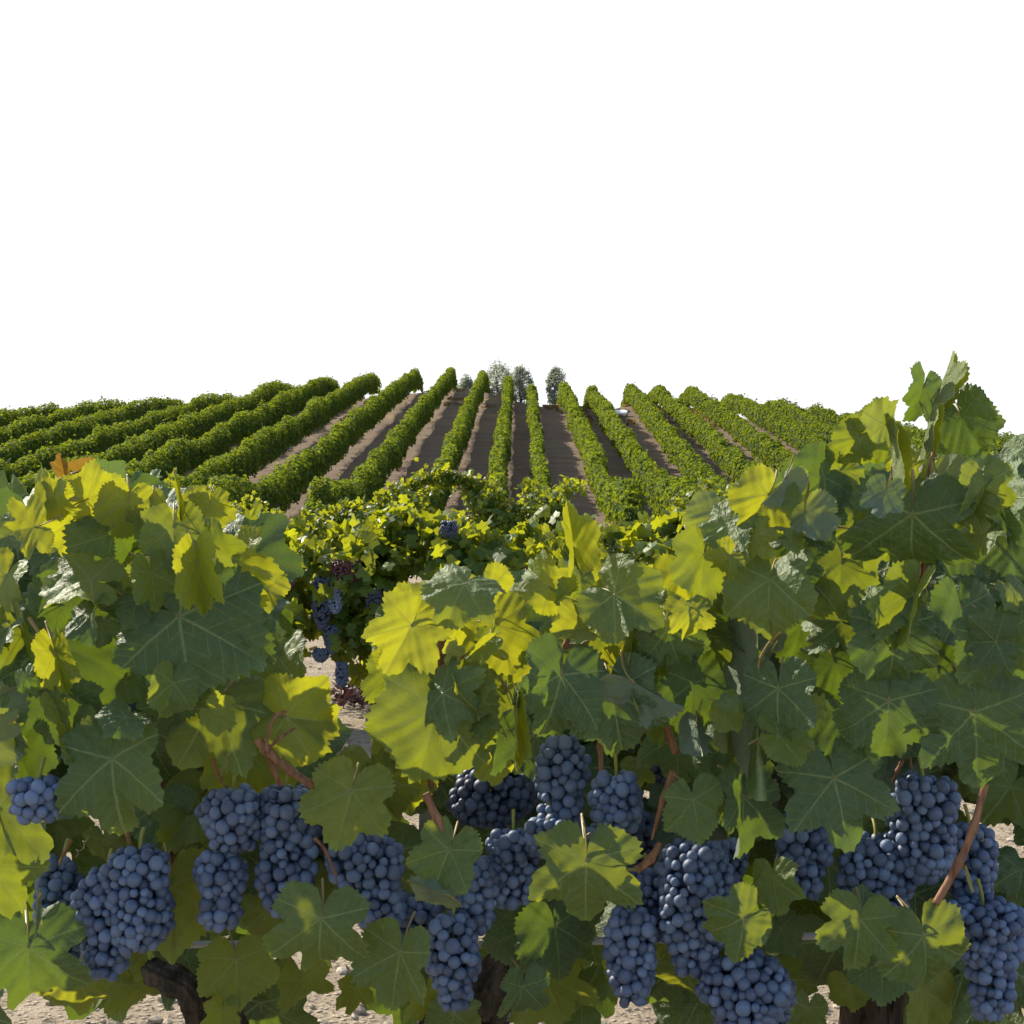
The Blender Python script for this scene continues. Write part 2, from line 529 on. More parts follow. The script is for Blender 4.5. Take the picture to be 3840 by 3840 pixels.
def vine_row(x0, seed, height=2.3, hw=.62, start=57.0, label='', nleaf=210, fan=.0057, bend=0.0):
    xat = lambda y: x0 + fan * y - bend * np.maximum(0, np.asarray(y, float) - 134) ** 2
    u_end = xat(140) / 140
    end = float(crest_d(u_end)) + 9
    L = end - start
    n = int(nleaf * L)
    y = start + L * rng.random(n)
    t = rng.random(n)                                     # round the section: 0 left foot, .5 top, 1 right foot
    y = np.concatenate([y, np.full(900, start) + .5 * rng.random(900)]); t = np.concatenate([t, rng.random(900)]); n = len(y)
    capped = np.zeros(n); capped[-900:] = rng.random(900)
    an = (t - .5) * 2 * 2.25
    sx, cz = np.sin(an), np.cos(an)
    bump = vnoise(y * 4.3 + t * 9, seed + 3) * .55 + vnoise(y * 1.1 + 3 * t, seed) * .5 + vnoise(y * .33, seed + 1) * .45 + vnoise(y * 2.9 + t * 5, seed + 2) * .28
    inn = 1.04 - .42 * rng.random(n) ** 1.6
    h = (height + vnoise(y * .6, seed + 5) * .45 + vnoise(y * .12, seed + 9) * .3) * np.clip(.45 + (y - start) / 4, 0, 1)
    zc = h * .56
    px = np.sign(sx) * np.abs(sx) ** .75 * (hw + bump * .36) * inn
    pz = zc + np.sign(cz) * np.abs(cz) ** .7 * (h - zc + bump * .42) * np.where(cz < 0, .86, 1) * inn
    fill = 1 - capped
    px *= fill ** .5 if False else np.where(capped > 0, np.sqrt(1 - capped), 1)
    pz = np.where(capped > 0, zc + (pz - zc) * np.sqrt(1 - capped * .9), pz)
    # stray shoots stick out of the top
    st = rng.random(n) < .06 * (vnoise(y * 2.2, seed + 8) > .12)
    pz = np.where(st & (cz > .3), pz + rng.random(n) * .38, pz)
    X = xat(y) + px + vnoise(y * .2, seed + 7) * .25
    Z = ground_z(xat(y), y) + pz
    nr = np.stack([sx, rng.normal(0, .4, n) - 1.5 * (capped > 0), cz + .2], -1) + rng.normal(0, .38, (n, 3))
    size = .11 + .14 * rng.random(n)
    V, Fc, rn = cloud(np.stack([X, y, Z], -1), nr, size)
    # solid inner body so that the hedge is dense, its dark tone painting the shade inside
    yy = np.arange(start + .3, end, .8); m = 10
    ca = (np.arange(m) / (m - 1) - .5) * 2 * 2.6
    hh = ((height + vnoise(yy * .6, seed + 5) * .45 + vnoise(yy * .12, seed + 9) * .3) * np.clip(.45 + (yy - start) / 4, 0, 1))[:, None]
    tap = np.clip(np.minimum(yy - yy[0], yy[-1] - yy) / .9, .05, 1)[:, None]
    cx = xat(yy)[:, None] + vnoise(yy * .2, seed + 7)[:, None] * .25 + np.sin(ca)[None] * hw * .5 * tap
    zc2 = hh * .56
    czz = ground_z(xat(yy), yy)[:, None] + zc2 + np.cos(ca)[None] * (hh - zc2) * .72 * tap
    cv = np.stack([cx, np.repeat(yy[:, None], m, 1), czz], -1).reshape(-1, 3)
    ii = np.arange(len(yy) * m).reshape(len(yy), m)
    cf = np.stack([ii[:-1, :-1], ii[1:, :-1], ii[1:, 1:], ii[:-1, 1:]], -1).reshape(-1, 4)
    VV = np.concatenate([V, cv]); FF = np.concatenate([Fc, cf + len(V)]); rr = np.concatenate([rn, np.full(len(cf), .05)])
    base = Vector((float(xat(start)), start, float(ground_z(xat(start), start))))
    root = empty("vine_row", base)
    tag(root, label, 'vine row', 'hedged vine rows climbing the hill')
    link("foliage", np_mesh("row foliage", VV - np.array(base), FF, smooth=False, attrs={'rnd': rr}), M['row'], root)
    # end trunk of the row
    tv = tube_arrays(*spline([(0, .25, -.05), (.05, .3, .5), (-.04, .3, 1.1)], [.07, .05, .05], 4), n=8)
    link("trunk", np_mesh("row trunk", *tv), M['bark'], root)


ORD = ['first', 'second', 'third', 'fourth', 'fifth', 'sixth', 'seventh', 'eighth', 'ninth', 'tenth', 'eleventh', 'twelfth', 'thirteenth', 'fourteenth', 'fifteenth', 'sixteenth']
left_rows = [-1.25, -4.4, -8.4, -12.6, -17.0, -21.0, -24.6, -28.4, -32.2, -36.0, -40.0, -44.0, -48.0]
right_rows = [1.2, 4.6, 7.3, 9.0, 11.9, 15.0, 18.5, 21.3, 24.1, 26.9, 29.7, 32.5]
for k, x0 in enumerate(left_rows):
    lb = ('vine hedge rising straight uphill, left of the two central rows' if k == 0 else
          f'leafy vine hedge on the hill, {ORD[k]} row left of the central bare strip')
    vine_row(x0, 100 + k * 17, height=(2.15 if k < 1 else 2.4 if k < 3 else 2.6), hw=(.36 if k < 1 else .42 if k < 3 else .52), label=lb, nleaf=(300 if k < 6 else 220))
for k, x0 in enumerate(right_rows):
    lb = ('narrow vine hedge rising straight uphill, right of the two central rows' if k == 0 else
          f'leafy vine hedge on the hill, {ORD[k]} row right of the central bare strip')
    vine_row(x0, 700 + k * 23, height=(2.0 if k < 1 else 2.3 if k < 3 else 2.1), hw=(.30 if k < 1 else .42 if k < 3 else .42), label=lb, fan=(.0057 if k < 3 else .0233), bend=0.0, nleaf=(300 if k < 6 else 230))


# ------------------------------------------------------------------ trees on the crest
def crest_tree(px, d, ytop_px, width_px, label, name='tree', seed=0):
    top = at(px, ytop_px, d)
    gz = float(ground_z(top.x, d))
    H = top.z - gz
    hw = width_px / F * d / 2 * 1.25
    crown_h = min(H * .9, 120 / F * d)
    root = empty(name, (top.x, d, gz))
    tag(root, label, 'bush' if name == 'bush' else 'tree', 'trees along the hill crest')
    rr = random.Random(seed)
    arr = []
    tp, tr_ = spline([(0, 0, -.2), (.1 * hw, 0, H * .35), (-.08 * hw, .05, H * .65), (0, 0, H * .93)], [.035 * H, .026 * H, .016 * H, .006 * H], 5)
    arr.append(tube_arrays(tp, tr_, 8, .08))
    cents = []
    for k in range(26):
        zf = 1 - (k + .5) / 26
        an = k * 2.4 + rr.random()
        prof = math.sin(min(1, (1.0 - zf) / .28) * 1.57) * (.75 + .25 * min(1, zf * 4))
        rad = hw * (.35 + .5 * rr.random()) * prof
        zc = H - crown_h * (1 - zf) - hw * .12
        e = Vector((math.cos(an) * rad, math.sin(an) * rad, zc))
        s_ = Vector((0, 0, max(.1, zc - .10 * crown_h)))
        arr.append(tube_arrays([s_, (s_ + e) / 2 + Vector((0, 0, -.02 * H)), e], [.010 * H, .007 * H, .003 * H], 6))
        cents.append((e, hw * (.26 + .20 * rr.random())))
    V, Fc = join_arrays(arr)
    link("trunk", np_mesh("tree trunk", V, Fc), M['treebark'], root)
    P_ = []; N_ = []
    for e, r_ in cents:
        n = 120
        dirs = rng.normal(0, 1, (n, 3)); dirs /= np.linalg.norm(dirs, axis=1, keepdims=True)
        P_.append(np.array(e) + dirs * (r_ * rng.random((n, 1)) ** .45) * np.array([1, 1, 1.25]))
        N_.append(dirs + rng.normal(0, .5, (n, 3)) + np.array([0, 0, .4]))
    P_ = np.concatenate(P_); N_ = np.concatenate(N_)
    V, Fc, r_ = cloud(P_, N_, .12 + .13 * rng.random(len(P_)))
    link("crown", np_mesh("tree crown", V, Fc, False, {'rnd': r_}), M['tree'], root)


crest_tree(1864, 178, 1364, 118, 'grey green tree on the crest between two vine rows, widest of the trees', seed=1)
crest_tree(1903, 172, 1398, 55, 'small grey green tree touching the right side of the widest crest tree', seed=2)
crest_tree(1951, 170, 1374, 74, 'slim grey green tree alone on the crest between the central rows', seed=3)
crest_tree(2082, 168, 1380, 70, 'slim grey green tree at the top of the second row right of centre', seed=4)
crest_tree(1752, 182, 1415, 66, 'low pale bush on the crest, lowest and furthest of the crest plants', name='bush', seed=5)

# white sheeted shelter and pale stone heap near the crest on the right
def box(a, b):
    (x0, y0, z0), (x1, y1, z1) = a, b
    v = [(x0, y0, z0), (x1, y0, z0), (x1, y1, z0), (x0, y1, z0), (x0, y0, z1), (x1, y0, z1), (x1, y1, z1), (x0, y1, z1)]
    f = [(0, 3, 2, 1), (4, 5, 6, 7), (0, 1, 5, 4), (1, 2, 6, 5), (2, 3, 7, 6), (3, 0, 4, 7)]
    return np.array(v, float), np.array(f)


d = float(crest_d((2326 - 1920) / F)) - 15.0
c = at(2322, 1500, d); gz = float(ground_z(c.x, d))
top = .45
print('shelter', d, gz, top)
root = empty("field_shelter", (c.x, d, gz))
tag(root, 'low field shelter with white sheet roof, between vine rows near the crest', 'shelter')
hwid = 34 / F * d
av = []
for i in range(9):
    t = -1 + 2 * i / 8
    for j, yy in enumerate((-.5, .7)):
        av.append((t * hwid, yy, top - .22 + .46 * j - .05 * t * t + .025 * math.sin(i * 2.1 + j)))
n0 = len(av); av += [(x, y, z - .06) for x, y, z in av]
af = []
for i in range(8):
    q = (2 * i, 2 * i + 2, 2 * i + 3, 2 * i + 1)
    af.append(q); af.append(tuple(n0 + k for k in reversed(q)))
    af.append((2 * i, n0 + 2 * i, n0 + 2 * i + 2, 2 * i + 2)); af.append((2 * i + 1, 2 * i + 3, n0 + 2 * i + 3, n0 + 2 * i + 1))
af.append((0, 1, n0 + 1, n0)); af.append((16, n0 + 16, n0 + 17, 17))
link("roof", np_mesh("shelter roof", av, af), M['whitesheet'], root)
for px_, py_ in ((-.85, -.3), (.85, -.3), (-.85, .5), (.85, .5)):
    link("post", np_mesh("shelter post", *box((px_ * hwid - .04, py_ - .04, -.1), (px_ * hwid + .04, py_ + .04, top - .22 + .46 * (py_ + .5) / 1.2 - .08))), M['timber'], root)

# dry grass tufts near the crest
n = 5200
u = (rng.random(n) - .5) * .30
dd = crest_d(u) - 2 - 26 * rng.random(n) ** 1.6
gx = u * dd
keep = vnoise(gx * .35 + dd * .05, 5) + vnoise(dd * .25 + gx * .1, 6) > .12
for x0 in left_rows + right_rows:
    keep &= np.abs(gx - (x0 + .0057 * dd)) > .5
gx, dd = gx[keep], dd[keep]; n = len(gx)
P_ = np.stack([gx, dd, ground_z(gx, dd) + .12], -1)
V, Fc, r_ = cloud(P_, np.stack([rng.normal(0, .5, n), -np.ones(n), rng.normal(0, .3, n)], -1), .16 + .26 * rng.random(n))
tag(link("dry_grass", np_mesh("dry grass", V, Fc, False, {'rnd': r_}), M['drygrass']), kind='stuff')

# ------------------------------------------------------------------ middle rows: bushy vines between the near row and the hill
def bush_vine(blobs, d, trunk_px, label, n_per=1.0, size=.11, shoots=(), group='bushy vines in the rows behind'):
    """blobs: (px, py, rx, ry) ellipsoids of leaves"""
    bx = trunk_px
    base = Vector(((bx - 1920) / F * d, d, 0))
    base.z = float(ground_z(base.x, d))
    root = empty("grapevine", base)
    tag(root, label, 'grapevine', group)
    P_, N_, arr = [], [], []
    head = base + Vector((0, .03, .55))
    tp, tr_ = spline([base + Vector((0, 0, -.05)), base + Vector((.04, .02, .3)), head], [.06, .045, .05], 5)
    arr.append(tube_arrays(tp, tr_, 9, .12))
    for (px, py, rx, ry) in blobs:
        c = at(px, py, d); a, b = rx / F * d, ry / F * d
        dep = min(.45, .35 + .3 * a)
        area = 4 * math.pi * ((a * b) ** 1.6 + (a * dep) ** 1.6 + (b * dep) ** 1.6) ** (1 / 1.6) / 3 ** (1 / 1.6)
        n = int(area * 135 * n_per * (.11 / size) ** 2)
        dirs = rng.normal(0, 1, (n, 3)); dirs /= np.linalg.norm(dirs, axis=1, keepdims=True)
        rad = 1.08 - .72 * rng.random(n) ** 1.5
        rad += .20 * vnoise(dirs[:, 0] * 4 + 9, int(px)) + .16 * vnoise(dirs[:, 2] * 4 + 19, int(py))
        P_.append(np.array(c) + dirs * rad[:, None] * np.array([a, dep, b]))
        N_.append(dirs * .8 + rng.normal(0, .55, (n, 3)) + np.array([0, -.15, .45]))
        for q in range(5):                            # shoots standing out of the top
            x_ = random.uniform(-.85, .85); hgt = random.uniform(.02, .14)
            b0 = np.array(c) + np.array([x_ * a, random.uniform(-.5, .5) * dep, b * math.sqrt(1 - x_ * x_) * .8])
            tt = rng.random(22)[:, None] ** .8
            P_.append(b0 + tt * np.array([random.uniform(-.18, .18), random.uniform(-.1, .1), hgt]) + rng.normal(0, .035, (22, 3)))
            N_.append(rng.normal(0, 1, (22, 3)) + np.array([0, -.5, .5]))
        mid = (head + c) / 2 + Vector((0, .05, .05))
        arr.append(tube_arrays(*spline([head, mid, c], [.022, .012, .007], 4), n=6))
    for (p0, p1, p2) in shoots:
        pts, rd = spline([at(*p0, d), at(*p1, d), at(*p2, d)], [.006, .005, .003], 8)
        arr.append(tube_arrays(pts, rd, 6))
        q = np.array([tuple(p) for p in pts]); q = np.repeat(q, 9, 0)
        P_.append(q + rng.normal(0, .05, q.shape)); N_.append(rng.normal(0, 1, q.shape) + np.array([0, -.5, .6]))
    P_ = np.concatenate(P_); N_ = np.concatenate(N_)
    P_[:, 2] = np.maximum(P_[:, 2], base.z + .12)
    V, Fc, r_ = cloud(P_, N_, size * (.55 + .8 * rng.random(len(P_))), 'lobe')
    link("foliage", np_mesh("vine foliage", V - np.array(base), Fc, False, {'rnd': r_}), M['bushvine'], root)
    V, Fc = join_arrays(arr)
    link("trunk", np_mesh("vine trunk", V - np.array(base), Fc), M['bark'], root)
    return root


D3 = 15.0
bush_vine([(60, 1990, 240, 110), (300, 1960, 190, 120)], D3, 150, 'bushy vine behind the tall left leaves, far end of the third row', size=.066)
bush_vine([(560, 1895, 140, 85), (700, 1950, 160, 90), (860, 1960, 130, 80)], D3, 690, 'bushy sunlit vine just above the left leaf mass, at hill foot', size=.066)
bush_vine([(1000, 2010, 150, 75), (1190, 2000, 140, 70), (1080, 2080, 240, 100)], D3, 1090, 'bushy sunlit vine at hill foot, left of the leafy arch', size=.066)
bush_vine([(1360, 1985, 120, 70), (1470, 1930, 90, 60), (1540, 1880, 60, 50), (1450, 2010, 260, 120)], D3, 1480, 'bushy vine at hill foot whose shoots start the leafy arch', size=.066,
          shoots=[((1540, 1830), (1660, 1775), (1770, 1850)), ((1560, 1810), (1640, 1790), (1700, 1800))])
bush_vine([(1800, 1890, 60, 50), (1870, 1945, 95, 75), (1840, 2030, 200, 110)], D3, 1850, 'bushy vine at hill foot, right side of the leafy arch', size=.066,
          shoots=[((1780, 1820), (1730, 1790), (1670, 1810))])
bush_vine([(2040, 1900, 75, 60), (2100, 1865, 30, 45), (2000, 1970, 120, 80), (2080, 2060, 200, 80)], D3, 2050, 'bushy vine at hill foot with upright tuft against bare soil', size=.066)
bush_vine([(2290, 2075, 120, 65), (2430, 2050, 110, 75), (2330, 2130, 200, 70)], D3, 2350, 'low bushy vine below the bare soil lane right of centre', size=.066)
bush_vine([(2590, 1985, 110, 80), (2700, 1940, 160, 120)], D3, 2620, 'bushy sunlit vine at hill foot beside the right leaf mass', size=.066)
bush_vine([(3000, 1930, 230, 150), (3350, 1900, 200, 160)], D3, 3150, 'bushy vine behind the tall right leaves, under the shoot tip', size=.066)
bush_vine([(3650, 1850, 200, 150), (3850, 1880, 180, 170)], D3, 3700, 'bushy vine at the far right behind the dark leaf mass', size=.066)

D2 = 7.2
bush_vine([(1010, 2190, 130, 170), (1090, 2310, 120, 150), (1000, 2420, 110, 120)], D2, 1040, 'grape bearing vine behind the left leaf mass, in the second row', size=.088)
bush_vine([(1270, 2160, 150, 130), (1390, 2240, 130, 170), (1310, 2360, 90, 110), (1420, 2450, 110, 150), (1470, 2080, 120, 90)], D2, 1400, 'grape laden vine in the second row beside the pale gap', size=.088)
bush_vine([(1700, 2110, 160, 130), (1880, 2150, 160, 140), (1760, 2290, 200, 140)], D2, 1780, 'vine in the second row behind the pale curled centre leaf', size=.088)
bush_vine([(2200, 2130, 200, 100), (2430, 2100, 160, 90), (2560, 2080, 130, 90)], D2, 2330, 'vine in the second row behind the centre right leaves', size=.088)

# small dark purplish tuft on the ground of the gap
P_ = np.stack([at(1310, 2640, 7.9).x + rng.normal(0, .09, 260), 7.9 + rng.normal(0, .12, 260), .03 + np.abs(rng.normal(0, .05, 260))], -1)
V, Fc, r_ = cloud(P_, rng.normal(0, 1, P_.shape) + np.array([0, -.6, .3]), .02 + .03 * rng.random(260))
gm = foliage_material("purplish tuft", (.05, .022, .028), (.14, .075, .07), (.12, .05, .05), .2, nscale=4)
tag(link("dark_tuft", np_mesh("purplish tuft", V, Fc, False, {'rnd': r_}), gm), kind='stuff')


# ------------------------------------------------------------------ bunches of grapes
def berry_mesh(k):
    bm = bmesh.new()
    bmesh.ops.create_icosphere(bm, subdivisions=3, radius=1)
    rr = random.Random(k)
    ax = [Vector((rr.uniform(-1, 1), rr.uniform(-1, 1), rr.uniform(-1, 1))).normalized() for _ in range(4)]
    am = [rr.uniform(.03, .10) for _ in range(4)]
    for v in bm.verts:
        co = v.co.copy()
        s = 1.0
        for a, m_ in zip(ax, am):
            dd_ = co.dot(a)
            s -= m_ * max(0, dd_ - .45) * 1.5        # flattened where neighbours press
        v.co = co * s
        if co.z < -.93: v.co *= .965                 # little scar at the tip
        v.co.z *= 1.04
    me = bpy.data.meshes.new("berry")
    bm.to_mesh(me); bm.free()
    for p in me.polygons: p.use_smooth = True
    return me


BERRY = {}
for kind in ('grape', 'grapedark'):
    BERRY[kind] = []
    for k in range(5):
        me = berry_mesh(k)
        me.materials.append(M[kind])
        BERRY[kind].append(me)
bm_ = bmesh.new(); bmesh.ops.create_icosphere(bm_, subdivisions=2, radius=1)
LOWV = np.array([v.co[:] for v in bm_.verts]); LOWF = np.array([[v.index for v in f.verts] for f in bm_.faces]); bm_.free()

BUNCH_GROUP = 'blue grape bunches on the near vines'


def bunch(px, py, wpx, hpx, label, d=1.52, kind='grape', lean=0.0, taper=.55, br=.0073, seed=0):
    """hanging bunch: every berry towards the viewer is a part, berries round the back one part"""
    rr = random.Random(seed * 31 + int(px))
    c = at(px, py, d)
    W = wpx / F * d / 2; H = hpx / F * d
    W_ = max(W - br * .7, br * .6); H_ = max(H - br * 1.4, br)
    root = empty("grape_bunch", c + Vector((0, 0, H / 2)))
    tag(root, label, 'grape bunch', BUNCH_GROUP)
    prof = lambda t: max(.28, (1 - (1 - taper) * max(0, t - .35) / .65) * (min(1, .62 + 1.9 * t)) * (1 if t < .82 else 1 - 1.6 * (t - .82)))
    pts = []
    D_ = W_ * .85
    tries = 3600
    for k in range(tries):
        t = rr.random()
        an = rr.uniform(-math.pi, math.pi)
        sc = 1.0 if k < tries * .62 else rr.uniform(.35, .75)
        lump = 1 + .13 * math.sin(3 * an + 5 * t + seed) + .10 * math.sin(9 * t + seed * 2)
        r_ = prof(t) * sc * lump
        p = Vector((math.sin(an) * W_ * r_ + lean * W * (t - .5) * 2, -math.cos(an) * D_ * r_, H_ / 2 - br * .2 - t * H_ - H / 2))
        rad = br * rr.choice((.66, .80, .92, 1.0, 1.0, 1.08, 1.16))
        if all((p - q).length > (rad + r2) * .73 for q, r2 in pts):
            pts.append((p, rad))
    front = sorted(pts, key=lambda q: q[0].y)
    nf = min(98, int(len(front) * .68) + 1)
    spin = lambda: Matrix.Rotation(rr.uniform(0, 6.28), 4, 'Z') @ Matrix.Rotation(rr.uniform(-.6, .6), 4, 'X') @ Matrix.Rotation(rr.uniform(-.6, .6), 4, 'Y')
    for p, rad in front[:nf]:
        o = bpy.data.objects.new("berry", rr.choice(BERRY[kind]))
        COL.objects.link(o)
        o.parent = root
        o.matrix_local = Matrix.Translation(p) @ spin() @ Matrix.Diagonal((rad, rad, rad, 1))
    back = front[nf:]
    if back:
        V = np.concatenate([LOWV * r_ + np.array(p) for p, r_ in back])
        Fc = np.concatenate([LOWF + i * len(LOWV) for i in range(len(back))])
        tag(link("berries", np_mesh("rear berries", V, Fc), M[kind], root), kind='stuff')
    # green stem running down the inside, with short side stalks
    a = [tube_arrays(*spline([(0, .02, .014), (0, .006, -.002), (lean * W * .3, 0, -H * .45), (lean * W * .7, 0, -H * .85)], [.0022, .002, .0016, .001], 5), n=6)]
    for k in range(7):
        p = front[k % len(front)][0]
        a.append(tube_arrays([Vector((0, 0, p.z + .006)), p], [.0011, .0008], 5))
    link("bunch_stem", np_mesh("bunch stem", *join_arrays(a)), M['bunchstem'], root)
    return root


BUNCHES = [
    (140, 2990, 215, 165, 'small round bunch under the pale leaf at the left edge', dict(taper=.8, d=1.365)),
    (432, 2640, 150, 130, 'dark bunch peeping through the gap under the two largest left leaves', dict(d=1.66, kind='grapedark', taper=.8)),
    (235, 3430, 190, 440, 'long narrow bunch behind a pale folded leaf tip at far left', dict(d=1.55, lean=.25)),
    (400, 3460, 230, 420, 'lowest hanging of the three bunches massed at the left, pointed tip', dict(d=1.50, taper=.6)),
    (520, 3365, 260, 390, 'broad blunt bunch on the right of the left mass', dict(d=1.49, taper=.8)),
    (872, 3065, 240, 245, 'short wide bunch under the forked red cane, left of the long bunch', dict(d=1.50, taper=.85)),
    (825, 3330, 190, 300, 'small bunch hanging directly below the short wide one, by leaf edges', dict(d=1.50, taper=.7)),
    (1072, 3185, 225, 490, 'long cylindrical bunch hanging from the forked red cane', dict(d=1.50, taper=.75)),
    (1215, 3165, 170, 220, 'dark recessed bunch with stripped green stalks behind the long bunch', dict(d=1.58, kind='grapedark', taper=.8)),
    (1385, 3290, 270, 380, 'bunch slanting down right under the star shaped pale leaf', dict(d=1.50, lean=.35, taper=.7)),
    (1540, 3445, 240, 200, 'bunch bridging the slanting bunch and the tapering low bunch', dict(d=1.55, taper=.8)),
    (1700, 3600, 215, 360, 'tapering bunch hanging lowest over the dark centre trunk', dict(d=1.48, taper=.6)),
    (1780, 3350, 180, 290, 'bunch with shrivelled berries beneath the leaf held on a cut cane', dict(d=1.51, taper=.7)),
    (1925, 3250, 200, 300, 'purplish bunch left of the broad olive leaf with dark slits', dict(d=1.53, taper=.7)),
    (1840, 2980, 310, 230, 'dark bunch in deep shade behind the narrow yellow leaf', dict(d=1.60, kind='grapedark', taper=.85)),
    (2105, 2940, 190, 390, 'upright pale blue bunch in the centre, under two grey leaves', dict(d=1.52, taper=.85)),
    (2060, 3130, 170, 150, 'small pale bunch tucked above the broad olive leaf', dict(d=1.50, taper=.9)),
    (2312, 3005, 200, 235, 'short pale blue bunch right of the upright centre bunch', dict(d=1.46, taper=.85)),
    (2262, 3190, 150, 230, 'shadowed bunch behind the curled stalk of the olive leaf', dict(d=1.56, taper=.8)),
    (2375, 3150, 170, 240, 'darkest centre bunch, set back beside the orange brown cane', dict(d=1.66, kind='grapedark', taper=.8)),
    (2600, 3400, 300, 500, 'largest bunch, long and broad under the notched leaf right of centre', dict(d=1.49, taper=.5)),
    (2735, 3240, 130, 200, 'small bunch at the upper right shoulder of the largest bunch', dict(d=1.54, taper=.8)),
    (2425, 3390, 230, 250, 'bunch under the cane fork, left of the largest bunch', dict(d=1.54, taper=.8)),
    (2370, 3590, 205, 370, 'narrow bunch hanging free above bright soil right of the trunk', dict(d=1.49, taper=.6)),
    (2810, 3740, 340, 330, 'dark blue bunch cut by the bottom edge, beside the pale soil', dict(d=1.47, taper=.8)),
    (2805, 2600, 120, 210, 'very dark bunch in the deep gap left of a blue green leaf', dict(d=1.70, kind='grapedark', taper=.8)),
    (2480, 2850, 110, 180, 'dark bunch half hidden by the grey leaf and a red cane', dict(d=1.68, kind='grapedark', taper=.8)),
    (3010, 3200, 200, 330, 'dull bunch left of the large smooth leaf with a yellow stalk', dict(d=1.52, taper=.75)),
    (3290, 3300, 310, 350, 'wide bunch under the large smooth leaf, right of the dull bunch', dict(d=1.53, lean=-.2, taper=.8)),
    (3465, 3100, 260, 400, 'tall broad shouldered bunch left of the thick slanting cane', dict(d=1.51, taper=.75)),
    (3640, 3245, 210, 330, 'bunch crossed by the thick slanting cane at the right', dict(d=1.55, taper=.75)),
    (3690, 3480, 320, 230, 'wide dark bunch below the slanting cane by the right edge', dict(d=1.50, kind='grape', taper=.85)),
    (3712, 3660, 195, 320, 'purple black bunch with pointed end at the lower right', dict(d=1.48, taper=.6)),
]
for i, (px, py, wp, hp, lb, kw) in enumerate(BUNCHES):
    bunch(px, py, wp, hp, lb, seed=i, **kw)


def far_bunch(px, py, wpx, hpx, label, kind='grapedark', d=6.85):
    c = at(px, py, d)
    W, H = wpx / F * d / 2, hpx / F * d
    br = .0085
    V, Fc = [], []
    n = int(60 + 1.0 * W * H / br / br * 3)
    for k in range(n):
        t = random.random(); an = random.uniform(-3.14, 3.14)
        r_ = W * math.sqrt(max(.05, 1 - (2 * t - .8) ** 2 / 1.5)) * (.7 + .3 * random.random())
        p = np.array(c) + np.array([math.sin(an) * r_, -math.cos(an) * r_ * .8, H / 2 - t * H])
        V.append(LOWV * br * random.uniform(.8, 1.15) + p); Fc.append(LOWF + k * len(LOWV))
    V = np.concatenate(V) - np.array(c)
    o = link("grape_bunch", np_mesh("far bunch", V, np.concatenate(Fc)), M[kind])
    o.location = c
    tag(o, label, 'grape bunch', 'dark bunches on the second row')


for a in [(1076, 2166, 60, 95, 'small reddish bunch beside the big left leaf, on the second row', 'grapered'),
          (1300, 2145, 120, 85, 'wide reddish bunch at the top of the second row fruit', 'grapered'),
          (1207, 2265, 72, 190, 'longest dark bunch on the second row', 'grapedark'),
          (1256, 2250, 60, 95, 'bluish bunch touching the longest dark one on the second row', 'grape'),
          (1243, 2400, 48, 100, 'thin dark bunch below the longest one on the second row', 'grapedark'),
          (1401, 2257, 58, 95, 'lone dark bunch right of the other second row bunches', 'grapedark'),
          (1684, 1985, 64, 56, 'distant dark bunch high in foliage below the leafy arch', 'grapedark'),
          (1020, 2314, 74, 54, 'dark bunch close to the edge of the big left leaf', 'grapedark'),
          (1202, 2457, 56, 46, 'little round dark bunch low over the pale soil gap', 'grapedark'),
          (1281, 2531, 44, 90, 'lowest dark bunch of the second row, above pale ground', 'grapedark')]:
    far_bunch(*a[:5], kind=a[5], d=(6.93 if a[1] > 2050 else 6.85))


# ------------------------------------------------------------------ near vine leaves
CTRL = [(0, 1.0), (12, .90), (27, .70), (40, .82), (54, .92), (68, .84), (83, .63), (98, .71), (112, .76), (130, .68), (148, .60), (162, .50), (172, .30), (180, .05)]


